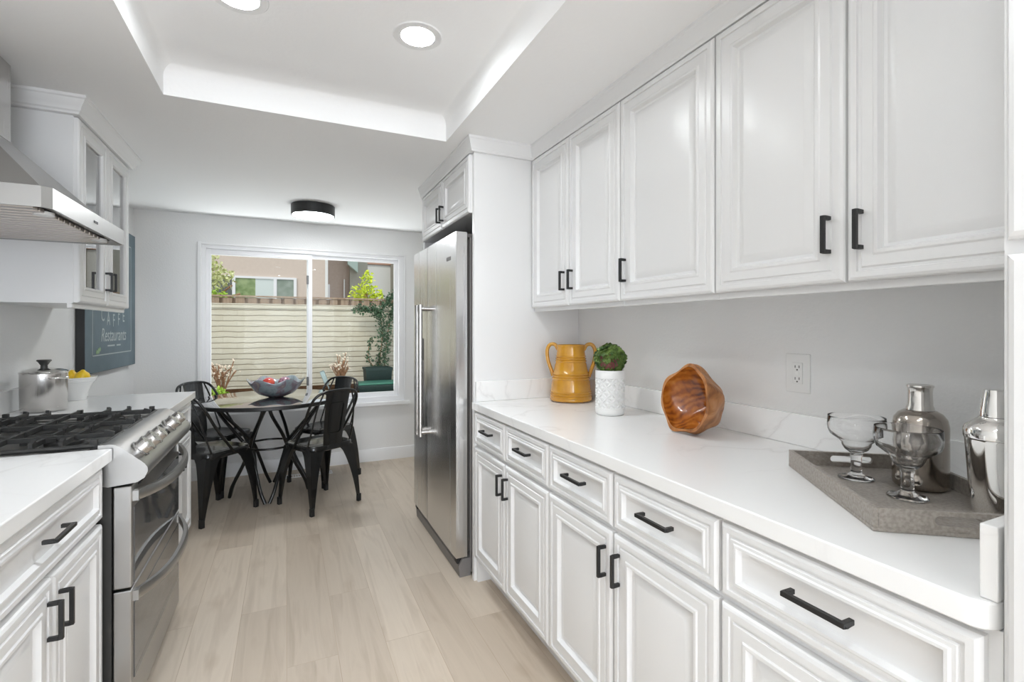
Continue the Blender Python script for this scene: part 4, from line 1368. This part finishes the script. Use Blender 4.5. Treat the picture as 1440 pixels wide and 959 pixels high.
MB().tube([(0, 0, 0), (.02, -.1, 1.75)], .02, 8).out('stem', M['twig'], gs, smooth=60)
lb = thing('lime_bush', 'lime yellow bush glowing above the fence', 'bush', (1.12, 7.85, -.12))
m = MB(); leaf_cloud(m, blob(rng, (0, 0, 1.92), (.29, .2, .20), 460), .06, rng); leaf_cloud(m, blob(rng, (.02, 0, 2.2), (.10, .1, .14), 60), .07, rng)
m.out('leaves', M['leaf_lime'], lb, smooth=0)
MB().tube([(0, 0, 0), (0, 0, 1.95)], .025, 8).out('stem', M['twig'], lb, smooth=60)

vn = thing('climbing_vine', 'dark green vine climbing the garden wall on the right', 'vine', (1.15, 6.86, .53))
m = MB(); st = MB()
paths = [[(.0, 0, .0), (.02, .02, .35), (.05, .02, .72), (.0, .02, .95), (-.14, .03, 1.02), (-.30, .03, 1.03)],
         [(.05, 0, .0), (.10, .02, .5), (.16, .03, .9), (.22, .03, 1.05)],
         [(-.05, 0, .22), (-.14, 0, .34), (-.13, 0, .52), (-.10, 0, .64)],
         [(-.03, 0, .95), (.10, 0, 1.12), (.2, .02, 1.25)]]
for pth in paths:
    sp_ = spline(pth, 8)
    st.tube(sp_, .006, 6)
    for q in sp_:
        thick = .055 if pth is not paths[2] else .022
        leaf_cloud(m, [(q.x + rng.gauss(0, thick * .6), q.y - abs(rng.gauss(0, .03)), q.z + rng.gauss(0, thick * .6)) for _ in range(17 if pth is not paths[2] else 4)], .045, rng)
m.out('leaves', M['leaf_vine'], vn, smooth=0)
st.out('stems', M['twig'], vn, smooth=60)

def planter_box(x0, x1, y0, y1, z0, z1, label, lid=False):
    p = thing('garden_planter', label, 'planter', ((x0 + x1) / 2, (y0 + y1) / 2, z0), group='green planters under the vine')
    hx_, hy_, h = (x1 - x0) / 2, (y1 - y0) / 2, z1 - z0
    rings = [[(sx * hx_ * a, sy * hy_ * a, z) for sx, sy in ((-1, -1), (1, -1), (1, 1), (-1, 1))] for a, z in ((.90, 0), (.98, h * .88), (1.03, h * .88), (1.03, h), (.95, h), (.90, h * .8))]
    MB().loft(rings).out('tub', M['planter'], p, smooth=0)
    if lid:
        MB().box(-hx_ * .98, hx_ * .98, -hy_ * .98, hy_ * .98, h + .001, h + .03).out('lid', M['planter_lid'], p, smooth=0, bevel=.01)
planter_box(.90, 1.23, 6.32, 6.60, .536, .79, 'dark green planter tub behind the flat green planter box')
planter_box(.76, 1.28, 5.95, 6.22, .536, .615, 'low flat green planter box with a bright green lid', True)

def twiggy(x, y, label, n, h, spread, seed, pale):
    r = random.Random(seed)
    t = thing('bare_shrub', label, 'shrub', (x, y, .535), group='bare shrubs at the garden wall')
    m = MB(); b = MB()
    for k in range(n):
        a = r.uniform(0, 2 * PI); s_ = r.uniform(.3, 1) * spread
        top = Vector((math.cos(a) * s_, math.sin(a) * s_ * .6, h * r.uniform(.65, 1.1)))
        midp = Vector((top.x * .35 + r.uniform(-.03, .03), top.y * .4, top.z * .55))
        sp_ = spline([(r.uniform(-.04, .04), 0, 0), midp, top], 5)
        m.tube(sp_, [lerp(.010, .005, i / (len(sp_) - 1)) for i in range(len(sp_))], 6)
        br = midp + Vector((r.uniform(-.10, .10), r.uniform(-.05, .05), r.uniform(.06, .14)))
        m.tube([midp, br], .005, 6)
        for q in (top, br):
            for _ in range(pale):
                b.sphere(q + Vector((r.gauss(0, .014), r.gauss(0, .014), r.gauss(0, .012))), r.uniform(.007, .014), 7, 5)
    m.out('branches', M['twig'], t, smooth=60)
    b.out('buds', M['bud'], t, smooth=60)
twiggy(-.66, 6.4, 'bare branching shrub with pale buds at the left of the window', 13, .36, .20, 5, 3)
twiggy(.60, 6.45, 'reddish bare shrub with pale tips right of the window bar', 15, .40, .18, 9, 2)
ws = thing('green_shrub', 'small lime green plant at the foot of the left bare shrub', 'shrub', (-.66, 6.05, .535))
m = MB(); leaf_cloud(m, blob(rng, (0, 0, .06), (.10, .08, .07), 90), .05, rng); m.out('leaves', M['leaf_bright'], ws, smooth=0)

sk_ = thing('garden_stake_light', 'grey-green stake light leaning outside the window right of its bar', 'garden light', (.47, 5.95, .535))
MB().tube([(0, 0, -.02), (-.05, 0, .12)], .006, 8).out('stake', M['stake'], sk_, smooth=60)
MB().obox((-.05, 0, .11), (-.11, 0, .27), .05, .05, up=(0, 1, 0)).out('light_head', M['stake'], sk_, smooth=0, bevel=.008)
